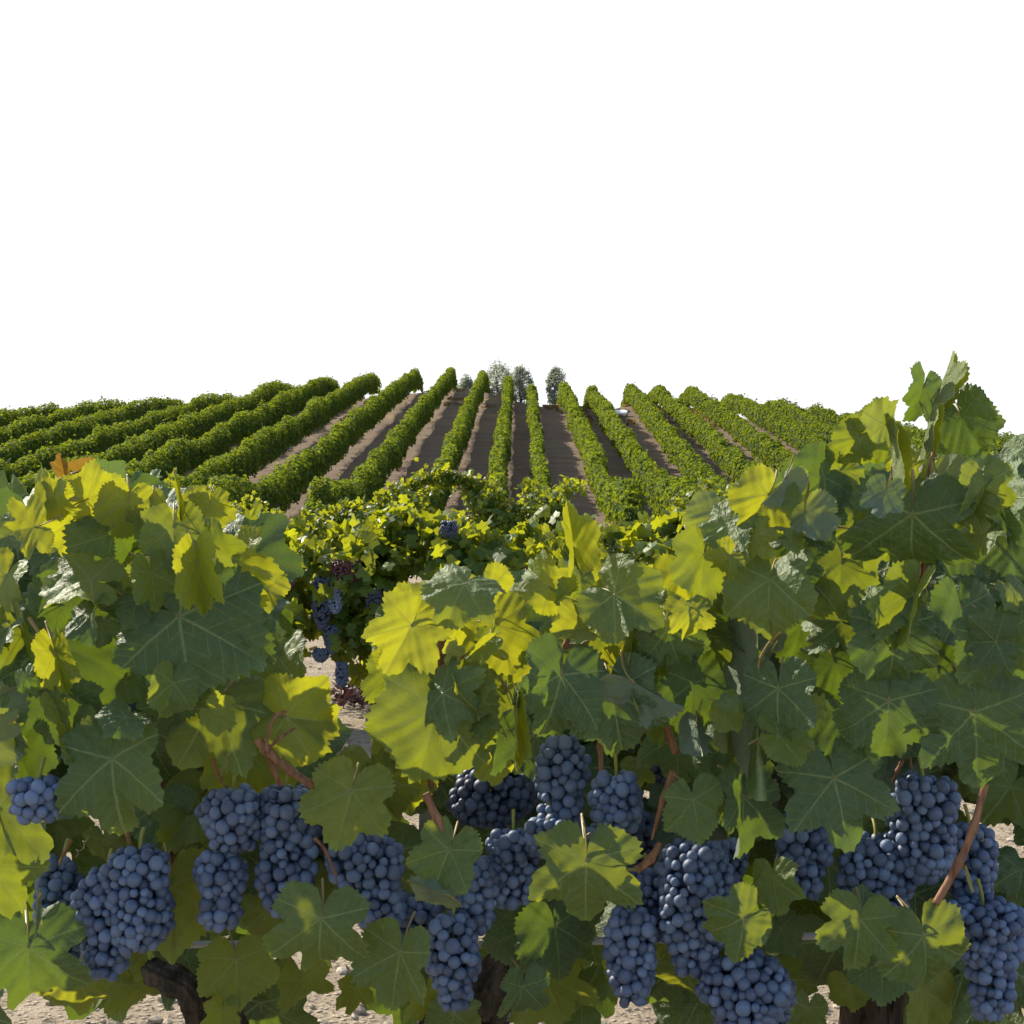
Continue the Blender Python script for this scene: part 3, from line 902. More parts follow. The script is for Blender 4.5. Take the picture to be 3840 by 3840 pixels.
def leaf_arrays(k, fold=.12, bend=.5, na=220, nr=9, wave=1.0, lobe=1.0):
    rr = random.Random(k * 7 + 3)
    jit = {s: [(a, max(.04, r_ + (rr.uniform(-.05, .05) if 5 < a < 165 else 0))) for a, r_ in CTRL] for s in (1, -1)}
    th = np.linspace(-180, 180, na, endpoint=False) + 180.0 / na
    rad = np.zeros(na)
    for i, t in enumerate(th):
        s = 1 if t >= 0 else -1
        A = [p[0] for p in jit[s]]; B = [p[1] for p in jit[s]]
        B = [b if not 20 < a < 34 and not 76 < a < 90 else 1 - (1 - b) * lobe for a, b in zip(A, B)]
        x = abs(t)
        j = max(j_ for j_ in range(len(A) - 1) if A[j_] <= x)
        f = (x - A[j]) / (A[j + 1] - A[j]); f = f * f * (3 - 2 * f)
        rad[i] = B[j] * (1 - f) + B[j + 1] * f
    per = 7.2
    ph = (np.abs(th) / per + rr.random()) % 1.0
    tooth = np.where(ph < .65, ph / .65, (1 - ph) / .35)
    big = 1 + .5 * np.sin(np.abs(th) * .11 + k)
    rad = rad + (.058 * tooth - .025) * big * np.clip((176 - np.abs(th)) / 20, 0, 1) * np.clip(rad * 1.3, 0, 1)
    T = np.radians(th)
    rs = np.linspace(0, 1, nr + 1)[1:] ** .85
    X = rs[:, None] * (rad * np.sin(T))[None] * rr.uniform(.86, 1.06)
    Y = rs[:, None] * (rad * np.cos(T))[None]
    X = np.concatenate([[0], X.ravel()]); Y = np.concatenate([[0], Y.ravel()])
    uv = np.stack([X, Y], -1)
    r_ = np.hypot(X, Y); t_ = np.arctan2(X, Y)
    p = [rr.uniform(0, 6.28) for _ in range(6)]
    # blade rises between the main veins, edge is wavy, surface puckered
    ridge = np.abs(np.sin(t_ * 3.35)) * r_ ** 1.6 * .055 * np.clip(r_ * 3, 0, 1)
    Z = ridge + wave * (.095 * np.sin(3 * t_ + p[0]) * r_ ** 2 +   .062 * np.sin(7 * t_ + p[1]) * r_ ** 3.5 + .035 * np.sin(13 * t_ + p[2]) * r_ ** 4)
    Z += (.020 * np.sin(X * 13 + p[3]) * np.sin(Y * 12 + p[4]) + .012 * np.sin(X * 27 + p[4]) * np.sin(Y * 25 + p[5])) * np.clip(r_ * 3, 0, 1)
    # fold along the midrib
    c, s = math.cos(fold), math.sin(fold)
    side = np.abs(X)
    X2 = np.sign(X) * (side * c - Z * s * .6); Z2 = side * s + Z * c
    # side lobes curl back
    curl = rr.uniform(.05, .55)
    Z2 = Z2 - curl * side ** 2.2 * .6
    # bend along the midrib
    b = bend
    if abs(b) > 1e-3:
        Rb = 1 / b
        ang = Y * b
        Y2 = (Rb - Z2 * -1 * 0 + 0) * np.sin(ang) + Z2 * np.sin(ang) * 1.0
        Zb = (Rb) * (np.cos(ang) - 1) + Z2 * np.cos(ang)
        Y, Z2 = Y2, Zb
    V = np.stack([X2, Y, Z2], -1)
    ring = lambda q: 1 + q * na + np.arange(na)
    quads = []
    # the blade is open at the stalk notch: no faces between the last and first ray
    for q in range(nr - 1):
        a, b2 = ring(q), ring(q + 1)
        quads.append(np.stack([a[:-1], a[1:], b2[1:], b2[:-1]], -1))
    a = ring(0)
    quads.append(np.stack([np.zeros(na // 2 - 1, int), a[2::2], a[1:-1:2], a[0:-2:2]], -1)[: na // 2 - 1])
    return V, np.concatenate(quads), uv


LEAFMESH = {}


def leaf_mesh(matk, var, fold, bend):
    key = (matk, var, fold, bend)
    if key not in LEAFMESH:
        V, Fc, uv = leaf_arrays(var, fold, bend, wave=1.0 + .25 * (var % 3), lobe=(.6, .85, 1.05, 1.25)[var % 4])
        me = np_mesh("leaf", V, Fc, True, {'rnd': np.zeros(len(Fc))}, uv)
        me.materials.append(M[matk])
        LEAFMESH[key] = me
    return LEAFMESH[key]


STALK = np_mesh("leaf stalk", *tube_arrays(*spline([(0, .01, -.002), (0, -.16, -.05), (.05, -.38, -.22), (.12, -.55, -.48)], [.020, .017, .017, .022], 5), n=7))
STALK.materials.append(M['stalk'])


def leaf_matrix(px, py, ang, L, d, pitch, yaw, roll=0, flip=False):
    """stalk joint at the pixel; tip points along the image angle (0 right, 90 down); pitch>0 turns the face upwards"""
    a = R(ang)
    t = Vector((math.cos(a), 0, -math.sin(a)))
    n = Vector((0, -1, 0))
    x = t.cross(n)
    m = Matrix((x, t, n)).transposed()
    rot = Matrix.Rotation(R(yaw), 3, 'Z') @ Matrix.Rotation(R(-pitch), 3, 'X')
    m = rot @ m
    if flip:
        m = m @ Matrix.Rotation(math.pi, 3, 'Y')
    m = m @ Matrix.Rotation(R(roll), 3, 'Y')
    return Matrix.Translation(at(px, py, d)) @ (m * L).to_4x4()


VINE = {}
for key, px, lb in (('l', 760, 'near grapevine at the left with broad grey green leaves and an old bent arm'),
                    ('c', 1850, 'near grapevine in the centre with red canes above the dark trunk'),
                    ('r', 3350, 'near grapevine at the right, darkest and tallest, with a shoot tip against sky')):
    dd = 1.72
    v = empty("grapevine", ((px - 1920) / F * dd, dd, 0))
    tag(v, lb, 'grapevine', 'near grapevines across the front')
    VINE[key] = v
NLEAF = {'l': 0, 'c': 0, 'r': 0}
LAYER = {0: 1.385, 1: 1.46, 2: 1.565, 3: 1.66, 4: 1.76}


def place_leaf(v, px, py, ang, W, layer, kind='mature', fold='n', pitch=None, yaw=None, label=None, flip=False, jitter=0):
    d = LAYER[layer] if isinstance(layer, int) else layer
    d += jitter
    L = W / 1.74 / F * d
    fo = {'n': random.choice((.10, .30)), 'm': .45, 'f': 1.0, 'e': 1.44}[fold]
    var = random.randrange(8)
    bend = random.choice((.25, .75, 1.25))
    if fold in 'fe': bend = .3; L = W * .85 / F * d
    me = leaf_mesh(kind, var if fold == 'n' else var % 3, fo, bend)
    pitch = random.uniform(-4, 40) if pitch is None else pitch
    yaw = random.uniform(-38, 38) if yaw is None else yaw
    root = VINE[v]
    mw = leaf_matrix(px, py, ang, L, d, pitch, yaw, random.uniform(-8, 8) if fold == 'n' else 0, flip)
    o = link("leaf", me, None, root, Matrix.Translation(-root.location) @ mw)
    if label: o['label'] = label
    s = bpy.data.objects.new("leaf_stalk", STALK)
    COL.objects.link(s); s.parent = o
    k_ = min(1.0, .075 / L); s.matrix_local = Matrix.Diagonal((k_, k_, k_, 1))
    NLEAF[v] += 1
    return o


# vine, joint x, joint y, tip angle, width px, layer, kind, fold, {pitch, yaw, flip, label}
LEAVES = [
    # --- left vine
    ('l', 672, 2310, 28, 650, 0, 'dull', 'n', dict(pitch=22, yaw=4)),
    ('l', 190, 2400, 25, 720, 1, 'dull', 'n', dict(pitch=25, yaw=10)),
    ('l', 97, 2420, 100, 600, 2, 'dull', 'n', dict(pitch=10, yaw=-12)),
    ('l', 205, 2440, 78, 210, 0, 'young', 'f', dict(pitch=-10, yaw=12, label='small folded leaf glowing yellow')),
    ('l', -110, 2700, 40, 420, 0, 'mature', 'n', dict(pitch=15, yaw=25, flip=True, label='pale leaf seen from below')),
    ('l', 420, 2845, 82, 540, 0, 'mature', 'n', dict(pitch=18, yaw=-6)),
    ('l', 820, 2625, 125, 540, 1, 'mature', 'n', dict(pitch=15, yaw=8)),
    ('l', 655, 2560, 95, 320, 1, 'dull', 'n', {}),
    ('l', 815, 2620, -20, 340, 2, 'mature', 'n', {}),
    ('l', 650, 1975, 88, 300, 0, 'mature', 'n', dict(pitch=5, yaw=0)),
    ('l', 430, 2000, 55, 420, 1, 'dull', 'n', dict(pitch=-8)),
    ('l', 265, 1955, 140, 300, 1, 'young', 'n', dict(pitch=-5)),
    ('l', 342, 2178, 185, 380, 0, 'young', 'n', dict(pitch=52, yaw=5)),
    ('l', 225, 2220, 100, 270, 1, 'dull', 'n', dict(pitch=12)),
    ('l', 790, 2040, 45, 270, 0, 'mature', 'n', dict(pitch=-6)),
    ('l', 880, 2110, 62, 380, 1, 'young', 'n', dict(pitch=8)),
    ('l', 960, 2170, 70, 260, 2, 'young', 'n', {}),
    ('l', 189, 1866, 205, 260, 0, 'young', 'n', dict(pitch=-10, yaw=-10)),
    ('l', 205, 1862, 80, 210, 0, 'young', 'm', dict(pitch=-12)),
    ('l', 330, 1870, -25, 270, 1, 'young', 'n', dict(pitch=-12)),
    ('l', 240, 1770, -100, 88, 1, 'dry', 'f', dict(pitch=-12, label='dry orange leaf standing upright')),
    ('l', 300, 1765, -8, 95, 2, 'dry', 'f', dict(pitch=20, label='dry brown leaf lying flat')),
    ('l', 672, 1880, -96, 150, 0, 'young', 'e', dict(pitch=-8, yaw=14, label='narrow upright yellow leaf')),
    ('l', 735, 1890, -55, 150, 1, 'young', 'n', dict(pitch=-12)),
    ('l', 130, 1975, 170, 260, 0, 'young', 'n', dict(pitch=-8)),
    ('l', 790, 1890, 88, 210, 1, 'young', 'n', dict(pitch=-8)),
    ('l', 480, 1880, 100, 270, 1, 'young', 'n', dict(pitch=-14)),
    ('l', 560, 1920, 60, 260, 1, 'young', 'n', dict(pitch=-10)),
    ('l', 30, 2010, 160, 260, 2, 'mature', 'n', {}),
    ('l', 20, 2160, 110, 300, 1, 'young', 'n', dict(pitch=20)),
    ('l', 10, 2290, 70, 240, 2, 'mature', 'n', {}),
    ('l', 400, 2060, 100, 330, 2, 'dull', 'n', {}),
    ('l', 560, 2150, 120, 330, 2, 'young', 'n', {}),
    ('l', 240, 2080, 80, 300, 3, 'mature', 'n', {}),
    ('l', 700, 2180, 80, 330, 2, 'mature', 'n', {}),
    ('l', 0, 3030, 50, 460, 1, 'mature', 'n', dict(pitch=24, yaw=12)),
    ('l', -40, 3250, 55, 400, 1, 'mature', 'n', dict(pitch=12, yaw=14)),
    ('l', 105, 3549, 90, 520, 1, 'dull', 'n', dict(pitch=8, yaw=8)),
    ('l', 285, 3640, 80, 420, 3, 'young', 'n', dict(pitch=-5)),
    ('l', 140, 3400, 92, 130, 0, 'mature', 'e', dict(pitch=5, yaw=12, flip=True, label='pale folded leaf tip')),
    ('l', 640, 3320, 88, 480, 2, 'young', 'n', dict(pitch=5)),
    ('l', 884, 3600, 85, 330, 2, 'young', 'n', dict(pitch=-2)),
    ('l', 600, 3020, 95, 320, 3, 'dull', 'n', {}),
    ('l', 740, 3010, 120, 360, 3, 'young', 'n', {}),
    ('l', 393, 3150, 80, 200, 3, 'young', 'n', dict(pitch=-15)),
    ('l', 940, 2830, 100, 380, 2, 'young', 'n', {}),
    ('l', 560, 2740, 70, 360, 3, 'dull', 'n', {}),
    ('l', 300, 2560, 95, 420, 3, 'dull', 'n', {}),
    ('l', 700, 3150, 100, 360, 4, 'mature', 'n', {}),
    ('l', 450, 3660, 60, 300, 4, 'mature', 'n', {}),
    ('l', 1000, 3420, 150, 260, 3, 'young', 'n', {}),
    ('l', 40, 2880, 100, 300, 3, 'dull', 'n', {}),
    # --- centre vine
    ('c', 1071, 2685, 8, 410, 1, 'young', 'n', dict(pitch=8, yaw=-10)),
    ('c', 1050, 2470, 88, 330, 2, 'mature', 'm', {}),
    ('c', 1080, 2570, 60, 240, 3, 'young', 'n', {}),
    ('c', 1543, 2345, 118, 360, 0, 'young', 'n', dict(pitch=6, yaw=12)),
    ('c', 1550, 2325, -60, 290, 1, 'young', 'n', dict(pitch=-5)),
    ('c', 1745, 2190, 112, 340, 0, 'mature', 'n', dict(pitch=48, yaw=-8, label='pale leaf shining in the light')),
    ('c', 1830, 2220, 65, 300, 2, 'young', 'n', {}),
    ('c', 1860, 2340, 76, 360, 1, 'young', 'n', dict(pitch=-6)),
    ('c', 1640, 2656, 104, 560, 0, 'mature', 'n', dict(pitch=14, yaw=6)),
    ('c', 1660, 2600, 20, 330, 0, 'mature', 'n', dict(pitch=25)),
    ('c', 1490, 2520, 95, 300, 2, 'mature', 'n', {}),
    ('c', 1520, 2440, 95, 250, 1, 'young', 'n', {}),
    ('c', 1475, 2770, 85, 220, 2, 'young', 'n', {}),
    ('c', 1490, 2900, 75, 300, 2, 'young', 'n', dict(pitch=-4)),
    ('c', 1318, 2965, 100, 400, 0, 'young', 'n', dict(pitch=24, label='pale green star shaped leaf')),
    ('c', 1400, 2890, 70, 380, 2, 'young', 'n', {}),
    ('c', 1683, 3186, 108, 350, 0, 'mature', 'n', dict(pitch=20)),
    ('c', 1663, 3350, 200, 170, 0, 'mature', 'f', dict(flip=True, pitch=10)),
    ('c', 1205, 3445, 94, 430, 0, 'mature', 'n', dict(pitch=12, yaw=-6)),
    ('c', 1500, 3570, 100, 400, 0, 'mature', 'n', dict(pitch=4)),
    ('c', 1180, 3300, 60, 240, 2, 'mature', 'n', {}),
    ('c', 2304, 2229, 28, 390, 0, 'mature', 'n', dict(pitch=14)),
    ('c', 2300, 2220, -70, 240, 1, 'young', 'n', dict(pitch=-8)),
    ('c', 2060, 2200, 215, 290, 1, 'young', 'n', dict(pitch=-6)),
    ('c', 2180, 2180, 95, 270, 1, 'mature', 'm', {}),
    ('c', 2150, 2050, -100, 210, 0, 'young', 'f', dict(pitch=-10, yaw=18, label='upright folded yellow leaf')),
    ('c', 2190, 2050, -40, 200, 1, 'young', 'n', dict(pitch=-8)),
    ('c', 2110, 2440, 100, 260, 1, 'mature', 'n', {}),
    ('c', 2105, 2531, 108, 460, 0, 'dull', 'n', dict(pitch=14)),
    ('c', 2295, 2588, 82, 440, 0, 'dull', 'n', dict(pitch=12, yaw=-5)),
    ('c', 2380, 2560, 38, 240, 0, 'mature', 'f', dict(flip=True, pitch=30)),
    ('c', 2506, 2360, 76, 320, 0, 'dull', 'n', dict(pitch=10)),
    ('c', 2460, 2330, 60, 320, 1, 'mature', 'n', {}),
    ('c', 2600, 2560, 95, 430, 1, 'dull', 'n', dict(pitch=8)),
    ('c', 2700, 2330, 90, 380, 2, 'dull', 'n', {}),
    ('c', 2557, 2150, 80, 280, 1, 'young', 'n', dict(pitch=-8)),
    ('c', 2640, 2080, 95, 360, 0, 'mature', 'n', dict(pitch=5)),
    ('c', 2199, 3227, 92, 470, 0, 'mature', 'n', dict(pitch=2, yaw=-4)),
    ('c', 2600, 3000, 82, 300, 0, 'mature', 'n', dict(pitch=6)),
    ('c', 2080, 3470, 85, 360, 2, 'dull', 'n', dict(pitch=12)),
    ('c', 1980, 3480, 165, 330, 2, 'dull', 'n', {}),
    ('c', 2040, 3660, 70, 420, 3, 'young', 'n', dict(pitch=-4)),
    ('c', 2506, 3470, 95, 260, 3, 'young', 'n', dict(pitch=-10)),
    ('c', 2560, 3640, 110, 330, 3, 'young', 'n', dict(pitch=-10)),
    ('c', 2386, 2880, 90, 160, 2, 'young', 'n', {}),
    ('c', 1931, 2680, 88, 270, 0, 'young', 'e', dict(pitch=2, yaw=10, label='narrow hanging leaf, yellow at the end')),
    ('c', 1851, 2860, 80, 170, 1, 'young', 'n', dict(pitch=-8)),
    ('c', 1868, 2740, 105, 300, 1, 'dull', 'n', {}),
    ('c', 1834, 2600, 100, 270, 2, 'mature', 'n', {}),
    ('c', 2000, 2760, 80, 290, 2, 'dull', 'n', {}),
    ('c', 2170, 2330, 95, 330, 2, 'mature', 'n', {}),
    ('c', 2000, 2480, 95, 330, 2, 'young', 'n', {}),
    ('c', 2400, 2450, 80, 360, 2, 'dull', 'n', {}),
    ('c', 2560, 2760, 100, 360, 2, 'dull', 'n', {}),
    ('c', 1760, 2300, 95, 300, 2, 'young', 'n', {}),
    ('c', 2843, 2520, 92, 560, 0, 'mature', 'e', dict(pitch=3, yaw=12, flip=True, label='long pale leaf seen edge on')),
    ('c', 2380, 2190, 70, 260, 2, 'young', 'n', {}),
    ('c', 2790, 2990, 105, 400, 1, 'dull', 'n', dict(pitch=15, flip=False)),
    ('c', 2790, 3440, 150, 340, 0, 'mature', 'n', dict(pitch=10)),
    ('c', 2720, 2800, 95, 380, 2, 'dull', 'n', {}),
    ('c', 2460, 2220, 120, 300, 2, 'young', 'n', {}),
    # --- right vine
    ('r', 2690, 1930, 120, 280, 1, 'mature', 'n', dict(pitch=16, flip=True)),
    ('r', 2880, 1855, 122, 300, 0, 'young', 'n', dict(pitch=-4)),
    ('r', 2740, 1960, 105, 290, 0, 'mature', 'n', dict(pitch=26)),
    ('r', 2945, 1790, 112, 170, 0, 'mature', 'f', dict(pitch=30, flip=True, label='pale leaf edge catching light')),
    ('r', 3090, 1790, 140, 340, 1, 'dull', 'n', dict(pitch=2)),
    ('r', 3020, 1920, 88, 290, 0, 'mature', 'n', dict(flip=True, pitch=16, label='pale downy leaf seen from below')),
    ('r', 3150, 1760, 130, 270, 1, 'mature', 'n', dict(pitch=-6)),
    ('r', 3421, 1930, 96, 540, 0, 'dull', 'n', dict(pitch=-6)),
    ('r', 3390, 1880, -80, 300, 1, 'mature', 'n', dict(pitch=-12)),
    ('r', 3514, 1780, 75, 270, 1, 'mature', 'n', dict(flip=True)),
    ('r', 3690, 1810, 85, 290, 0, 'mature', 'n', dict(pitch=-4)),
    ('r', 3800, 1860, 95, 360, 1, 'dull', 'n', {}),
    ('r', 3520, 1460, -66, 190, 0, 'young', 'e', dict(pitch=-8, yaw=20, label='upright yellow tip leaf')),
    ('r', 3462, 1452, 112, 270, 0, 'dull', 'n', dict(pitch=4, yaw=30)),
    ('r', 3605, 1560, 64, 310, 0, 'dull', 'n', dict(pitch=-2, yaw=-34)),
    ('r', 3480, 1590, 100, 170, 0, 'young', 'e', dict(pitch=-6, yaw=10)),
    ('r', 3320, 1590, -110, 200, 0, 'mature', 'm', dict(flip=True, yaw=20)),
    ('r', 3345, 1750, -96, 240, 0, 'young', 'e', dict(pitch=-5, yaw=12, label='narrow upright yellow leaf')),
    ('r', 3290, 1610, 140, 260, 1, 'mature', 'n', dict(pitch=-5)),
    ('r', 3390, 1740, -70, 180, 1, 'young', 'n', dict(pitch=-8)),
    ('r', 3220, 1640, 120, 220, 1, 'mature', 'n', dict(pitch=-2)),
    ('r', 2888, 2172, 90, 400, 0, 'mature', 'n', dict(pitch=24)),
    ('r', 2880, 2160, -80, 300, 1, 'young', 'n', dict(pitch=-6)),
    ('r', 3156, 2110, 95, 330, 1, 'mature', 'n', dict(pitch=18)),
    ('r', 3349, 2363, 90, 400, 0, 'dull', 'n', dict(pitch=18)),
    ('r', 3340, 2350, -50, 250, 1, 'mature', 'f', dict(pitch=30)),
    ('r', 3160, 2330, 190, 330, 1, 'mature', 'n', dict(pitch=20)),
    ('r', 3605, 2280, 90, 400, 1, 'dull', 'n', {}),
    ('r', 2917, 2582, 88, 400, 0, 'dull', 'n', dict(pitch=10)),
    ('r', 3130, 2480, 65, 340, 1, 'dull', 'n', {}),
    ('r', 3332, 2628, 92, 440, 0, 'dull', 'n', dict(pitch=6)),
    ('r', 3520, 2520, 75, 400, 1, 'dull', 'n', {}),
    ('r', 3736, 2388, 78, 400, 0, 'dull', 'n', dict(pitch=4)),
    ('r', 3654, 2670, 85, 520, 0, 'dull', 'n', dict(pitch=-2)),
    ('r', 3580, 2000, 60, 360, 2, 'dull', 'n', {}),
    ('r', 3790, 2020, 90, 320, 1, 'dull', 'n', {}),
    ('r', 3793, 2210, 70, 190, 0, 'mature', 'n', {}),
    ('r', 3060, 2645, 10, 110, 0, 'young', 'n', dict(label='tiny bright yellow leaf')),
    ('r', 3127, 2917, 80, 480, 0, 'dull', 'n', dict(pitch=16, yaw=3, label='large smooth grey green leaf')),
    ('r', 3200, 3120, 85, 290, 2, 'mature', 'n', {}),
    ('r', 2900, 3290, 80, 250, 1, 'mature', 'n', {}),
    ('r', 2928, 3480, 80, 200, 2, 'dull', 'n', {}),
    ('r', 3225, 3450, 98, 340, 0, 'mature', 'n', dict(pitch=8)),
    ('r', 3225, 3450, -30, 260, 1, 'dull', 'm', {}),
    ('r', 3463, 3510, 82, 420, 0, 'mature', 'n', dict(pitch=4)),
    ('r', 3309, 3600, 92, 290, 1, 'dull', 'n', {}),
    ('r', 3184, 3690, 70, 200, 3, 'young', 'n', {}),
    ('r', 3469, 3720, 85, 360, 3, 'young', 'n', {}),
    ('r', 3765, 3620, 90, 460, 3, 'dull', 'n', {}),
    ('r', 3790, 2950, 130, 320, 3, 'young', 'n', {}),
    ('r', 3830, 3260, 100, 280, 3, 'dull', 'n', {}),
    ('r', 2934, 3300, 80, 170, 3, 'young', 'n', {}),
    ('r', 3500, 2760, 90, 260, 4, 'young', 'n', dict(pitch=-15)),
    ('r', 3640, 2900, 110, 260, 4, 'young', 'n', dict(pitch=-15)),
    ('r', 3010, 2330, 100, 360, 2, 'dull', 'n', {}),
    ('r', 3260, 2160, 95, 400, 2, 'dull', 'n', {}),
    ('r', 3480, 2250, 90, 400, 2, 'dull', 'n', {}),
    ('r', 3160, 2680, 90, 400, 2, 'dull', 'n', {}),
    ('r', 2960, 2020, 90, 330, 2, 'mature', 'n', {}),
    ('r', 3280, 1960, 110, 330, 2, 'mature', 'n', {}),
    ('r', 3230, 1830, 100, 300, 2, 'mature', 'n', {}),
    ('r', 3600, 1840, 100, 300, 2, 'mature', 'n', {}),
    ('r', 3440, 2450, 90, 380, 3, 'dull', 'n', {}),
    ('r', 3760, 2680, 90, 400, 2, 'dull', 'n', {}),
    ('r', 3040, 2800, 95, 340, 3, 'dull', 'n', {}),
    ('r', 2890, 2780, 85, 340, 3, 'dull', 'n', {}),
]
for v, px, py, ang, W, lay, kind, fold, kw in LEAVES:
    place_leaf(v, px, py, ang, W, lay, kind, fold, jitter=random.uniform(-.018, .018), **kw)


# smaller and medium leaves of the side shoots, lying over the large ones
def canopy_top(px):
    return np.interp(px, [0, 250, 600, 850, 960, 1020, 1380, 1500, 1750, 2050, 2300, 2560, 2750, 3000, 3300, 3840], [1860, 1860, 1900, 1980, 2200, 2500, 2520, 2330, 2300, 2260, 2260, 2180, 2000, 1900, 1820, 1860])


EXTRA = {'l': (30, -40, 840), 'c': (27, 1420, 2740), 'r': (25, 2700, 3850)}
for v, (n_, x0, x1) in EXTRA.items():
    k = 0
    while k < n_:
        px = random.uniform(x0, x1)
        top = float(canopy_top(px))
        py = top + (2800 - top) * random.random() ** 1.6
        if 1020 < px < 1400: continue
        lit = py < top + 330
        kind = random.choice(('young', 'young', 'mature')) if lit else random.choice(('mature', 'mature', 'dull', 'young'))  # sunlit top zone painted in by favouring the yellower leaf colour
        if v == 'r' and kind == 'young' and px > 2950: kind = 'dull'  # shade on the right put in by swapping to the dull leaf colour
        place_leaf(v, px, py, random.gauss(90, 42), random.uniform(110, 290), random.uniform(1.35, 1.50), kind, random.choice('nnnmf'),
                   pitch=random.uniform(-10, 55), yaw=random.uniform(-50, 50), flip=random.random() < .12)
        k += 1
for a in [('c', 1130, 3670, 80, 260, 3, 'young', 'n'), ('c', 1330, 3700, 95, 200, 3, 'young', 'n'), ('l', 500, 3690, 80, 260, 3, 'young', 'n'), ('r', 3030, 3780, 100, 200, 3, 'mature', 'n'), ('c', 1600, 3730, 85, 230, 2, 'young', 'n'), ('c', 1700, 3800, 95, 230, 2, 'mature', 'n'), ('c', 1960, 3700, 95, 260, 1, 'dull', 'n'), ('l', 830, 3790, 100, 210, 2, 'young', 'n')]:
    place_leaf(*a, pitch=-6)


# thick filling of leaves inside the near row: one part per vine
def inside(px, py):
    tops = [(-400, 1830), (0, 1850), (250, 1850), (600, 1900), (850, 2000), (980, 2200), (1010, 2500), (1040, 2700), (1330, 2950), (1400, 2500), (1500, 2330), (1750, 2300),
            (2050, 2290), (2300, 2290), (2560, 2200), (2750, 2010), (3000, 1800), (3300, 1750), (3600, 1770), (3840, 1780), (4300, 1790)]
    top = np.interp(px, [t[0] for t in tops], [t[1] for t in tops])
    if py < top: return 0
    for x0, y0, x1, y1 in ((1140, 2380, 1480, 2990), (1490, 2880, 1640, 3150), (2870, 3400, 3110, 3900), (3680, 2960, 3900, 3440), (1560, 3650, 1760, 3900),
                           (1080, 3560, 1420, 3900), (60, 3640, 340, 3900), (2340, 3560, 2480, 3900), (2830, 2850, 2960, 3060), (3600, 2050, 3780, 2200), (420, 3560, 560, 3900)):
        if x0 < px < x1 and y0 < py < y1: return 0
    if py > 2850: return .30
    if py > 3500: return .12
    return 1


FILL = {'l': ([], []), 'c': ([], []), 'r': ([], [])}
SHAPES = [leaf_arrays(k, .15, .5, na=80, nr=4) for k in range(6)]
cnt = 0
while cnt < 1050:
    px, py = random.uniform(-350, 4200), random.uniform(1780, 3800)
    if random.random() > inside(px, py): continue
    v = 'l' if px < 1150 else 'c' if px < 2750 else 'r'
    if v != 'r' and random.random() < .45: continue
    d = random.uniform(1.68, 2.12 if v != 'r' else 2.4)
    L = random.uniform(260, 440) / 1.52 / F * 1.7
    m = leaf_matrix(px, py, random.gauss(90, 45), L, d, random.uniform(-25, 45), random.uniform(-50, 50), 0, random.random() < .25)
    V, Fc, uv = SHAPES[cnt % 6]
    m = np.array(Matrix.Translation(-VINE[v].location) @ m)
    FILL[v][0].append((V @ m[:3, :3].T + m[:3, 3], Fc)); FILL[v][1].append((uv, np.full(len(Fc), random.random())))
    cnt += 1
for v in FILL:
    V, Fc = join_arrays(FILL[v][0])
    uv = np.concatenate([q[0] for q in FILL[v][1]]); r_ = np.concatenate([q[1] for q in FILL[v][1]])
    o = link("leaves", np_mesh("inner leaves", V, Fc, True, {'rnd': r_}, uv), M['dull'], VINE[v])
    tag(o, kind='stuff')


# ------------------------------------------------------------------ canes, trunks
def cane(v, pts, width, d=1.47, mat='cane', name='cane', nodes=True):
    """pts (px, py[, d]); width px list or number"""
    P_ = [at(p[0], p[1], p[2] if len(p) > 2 else d) for p in pts]
    wd = width if isinstance(width, (list, tuple)) else [width] * len(pts)
    rd = [w_ / F * d / 2 for w_ in wd]
    sp, sr = spline(P_, rd, 8)
    if nodes and len(pts) > 2:
        for k in range(8, len(sp) - 4, 8):
            sr[k] *= 1.38
            sr[k - 1] *= 1.12; sr[k + 1 if k + 1 < len(sr) else k] *= 1.12
    V, Fc = tube_arrays(sp, sr, 12, .03)
    loc = VINE[v].location
    return link(name, np_mesh(name, V - np.array(loc), Fc), M[mat], VINE[v])


cane('l', [(962, 2772), (1000, 2812), (1090, 2890), (1195, 2958), (1300, 3010, 1.6)], [34, 34, 28, 32, 24], d=1.44)
cane('l', [(1000, 2815), (1004, 2760), (1030, 2690), (1072, 2668)], [15, 12, 11, 16], d=1.42)
cane('l', [(1006, 2808), (1060, 2760), (1112, 2728)], [11, 10, 9], d=1.42)
cane('l', [(1000, 2815), (1030, 2890), (1052, 2945)], [26, 22, 18], d=1.45)
cane('l', [(800, 2845), (815, 2900), (850, 2952)], [14, 11, 8], d=1.5)
cane('c', [(1692, 2262, 1.5), (1662, 2370), (1648, 2510), (1620, 2625), (1606, 2760, 1.5), (1620, 2980, 1.6)], [36, 32, 28, 24, 26, 28], d=1.44)
cane('c', [(1648, 2512), (1740, 2462), (1832, 2408)], [13, 11, 9], d=1.42)
cane('c', [(1660, 2362), (1610, 2335), (1560, 2332)], [12, 10, 8], d=1.42)
cane('c', [(1650, 2512), (1615, 2500), (1590, 2480)], [14, 12, 8], d=1.42)
cane('c', [(1596, 2975), (1640, 3070), (1685, 3172)], [30, 28, 24], d=1.40)
cane('c', [(2530, 2895), (2489, 2994), (2443, 3150)], [40, 24, 8], d=1.43)
cane('c', [(2474, 3160), (2440, 3220), (2386, 3264)], [24, 30, 32], d=1.42)
cane('c', [(2392, 3262), (2250, 3255), (2205, 3215), (2195, 3150), (2215, 3125)], [12, 15, 18, 17, 12], d=1.40, mat='stalk', name='leaf_stalk', nodes=False)
cane('c', [(2235, 2690), (2250, 2800), (2255, 2920)], [22, 20, 16], d=1.48)
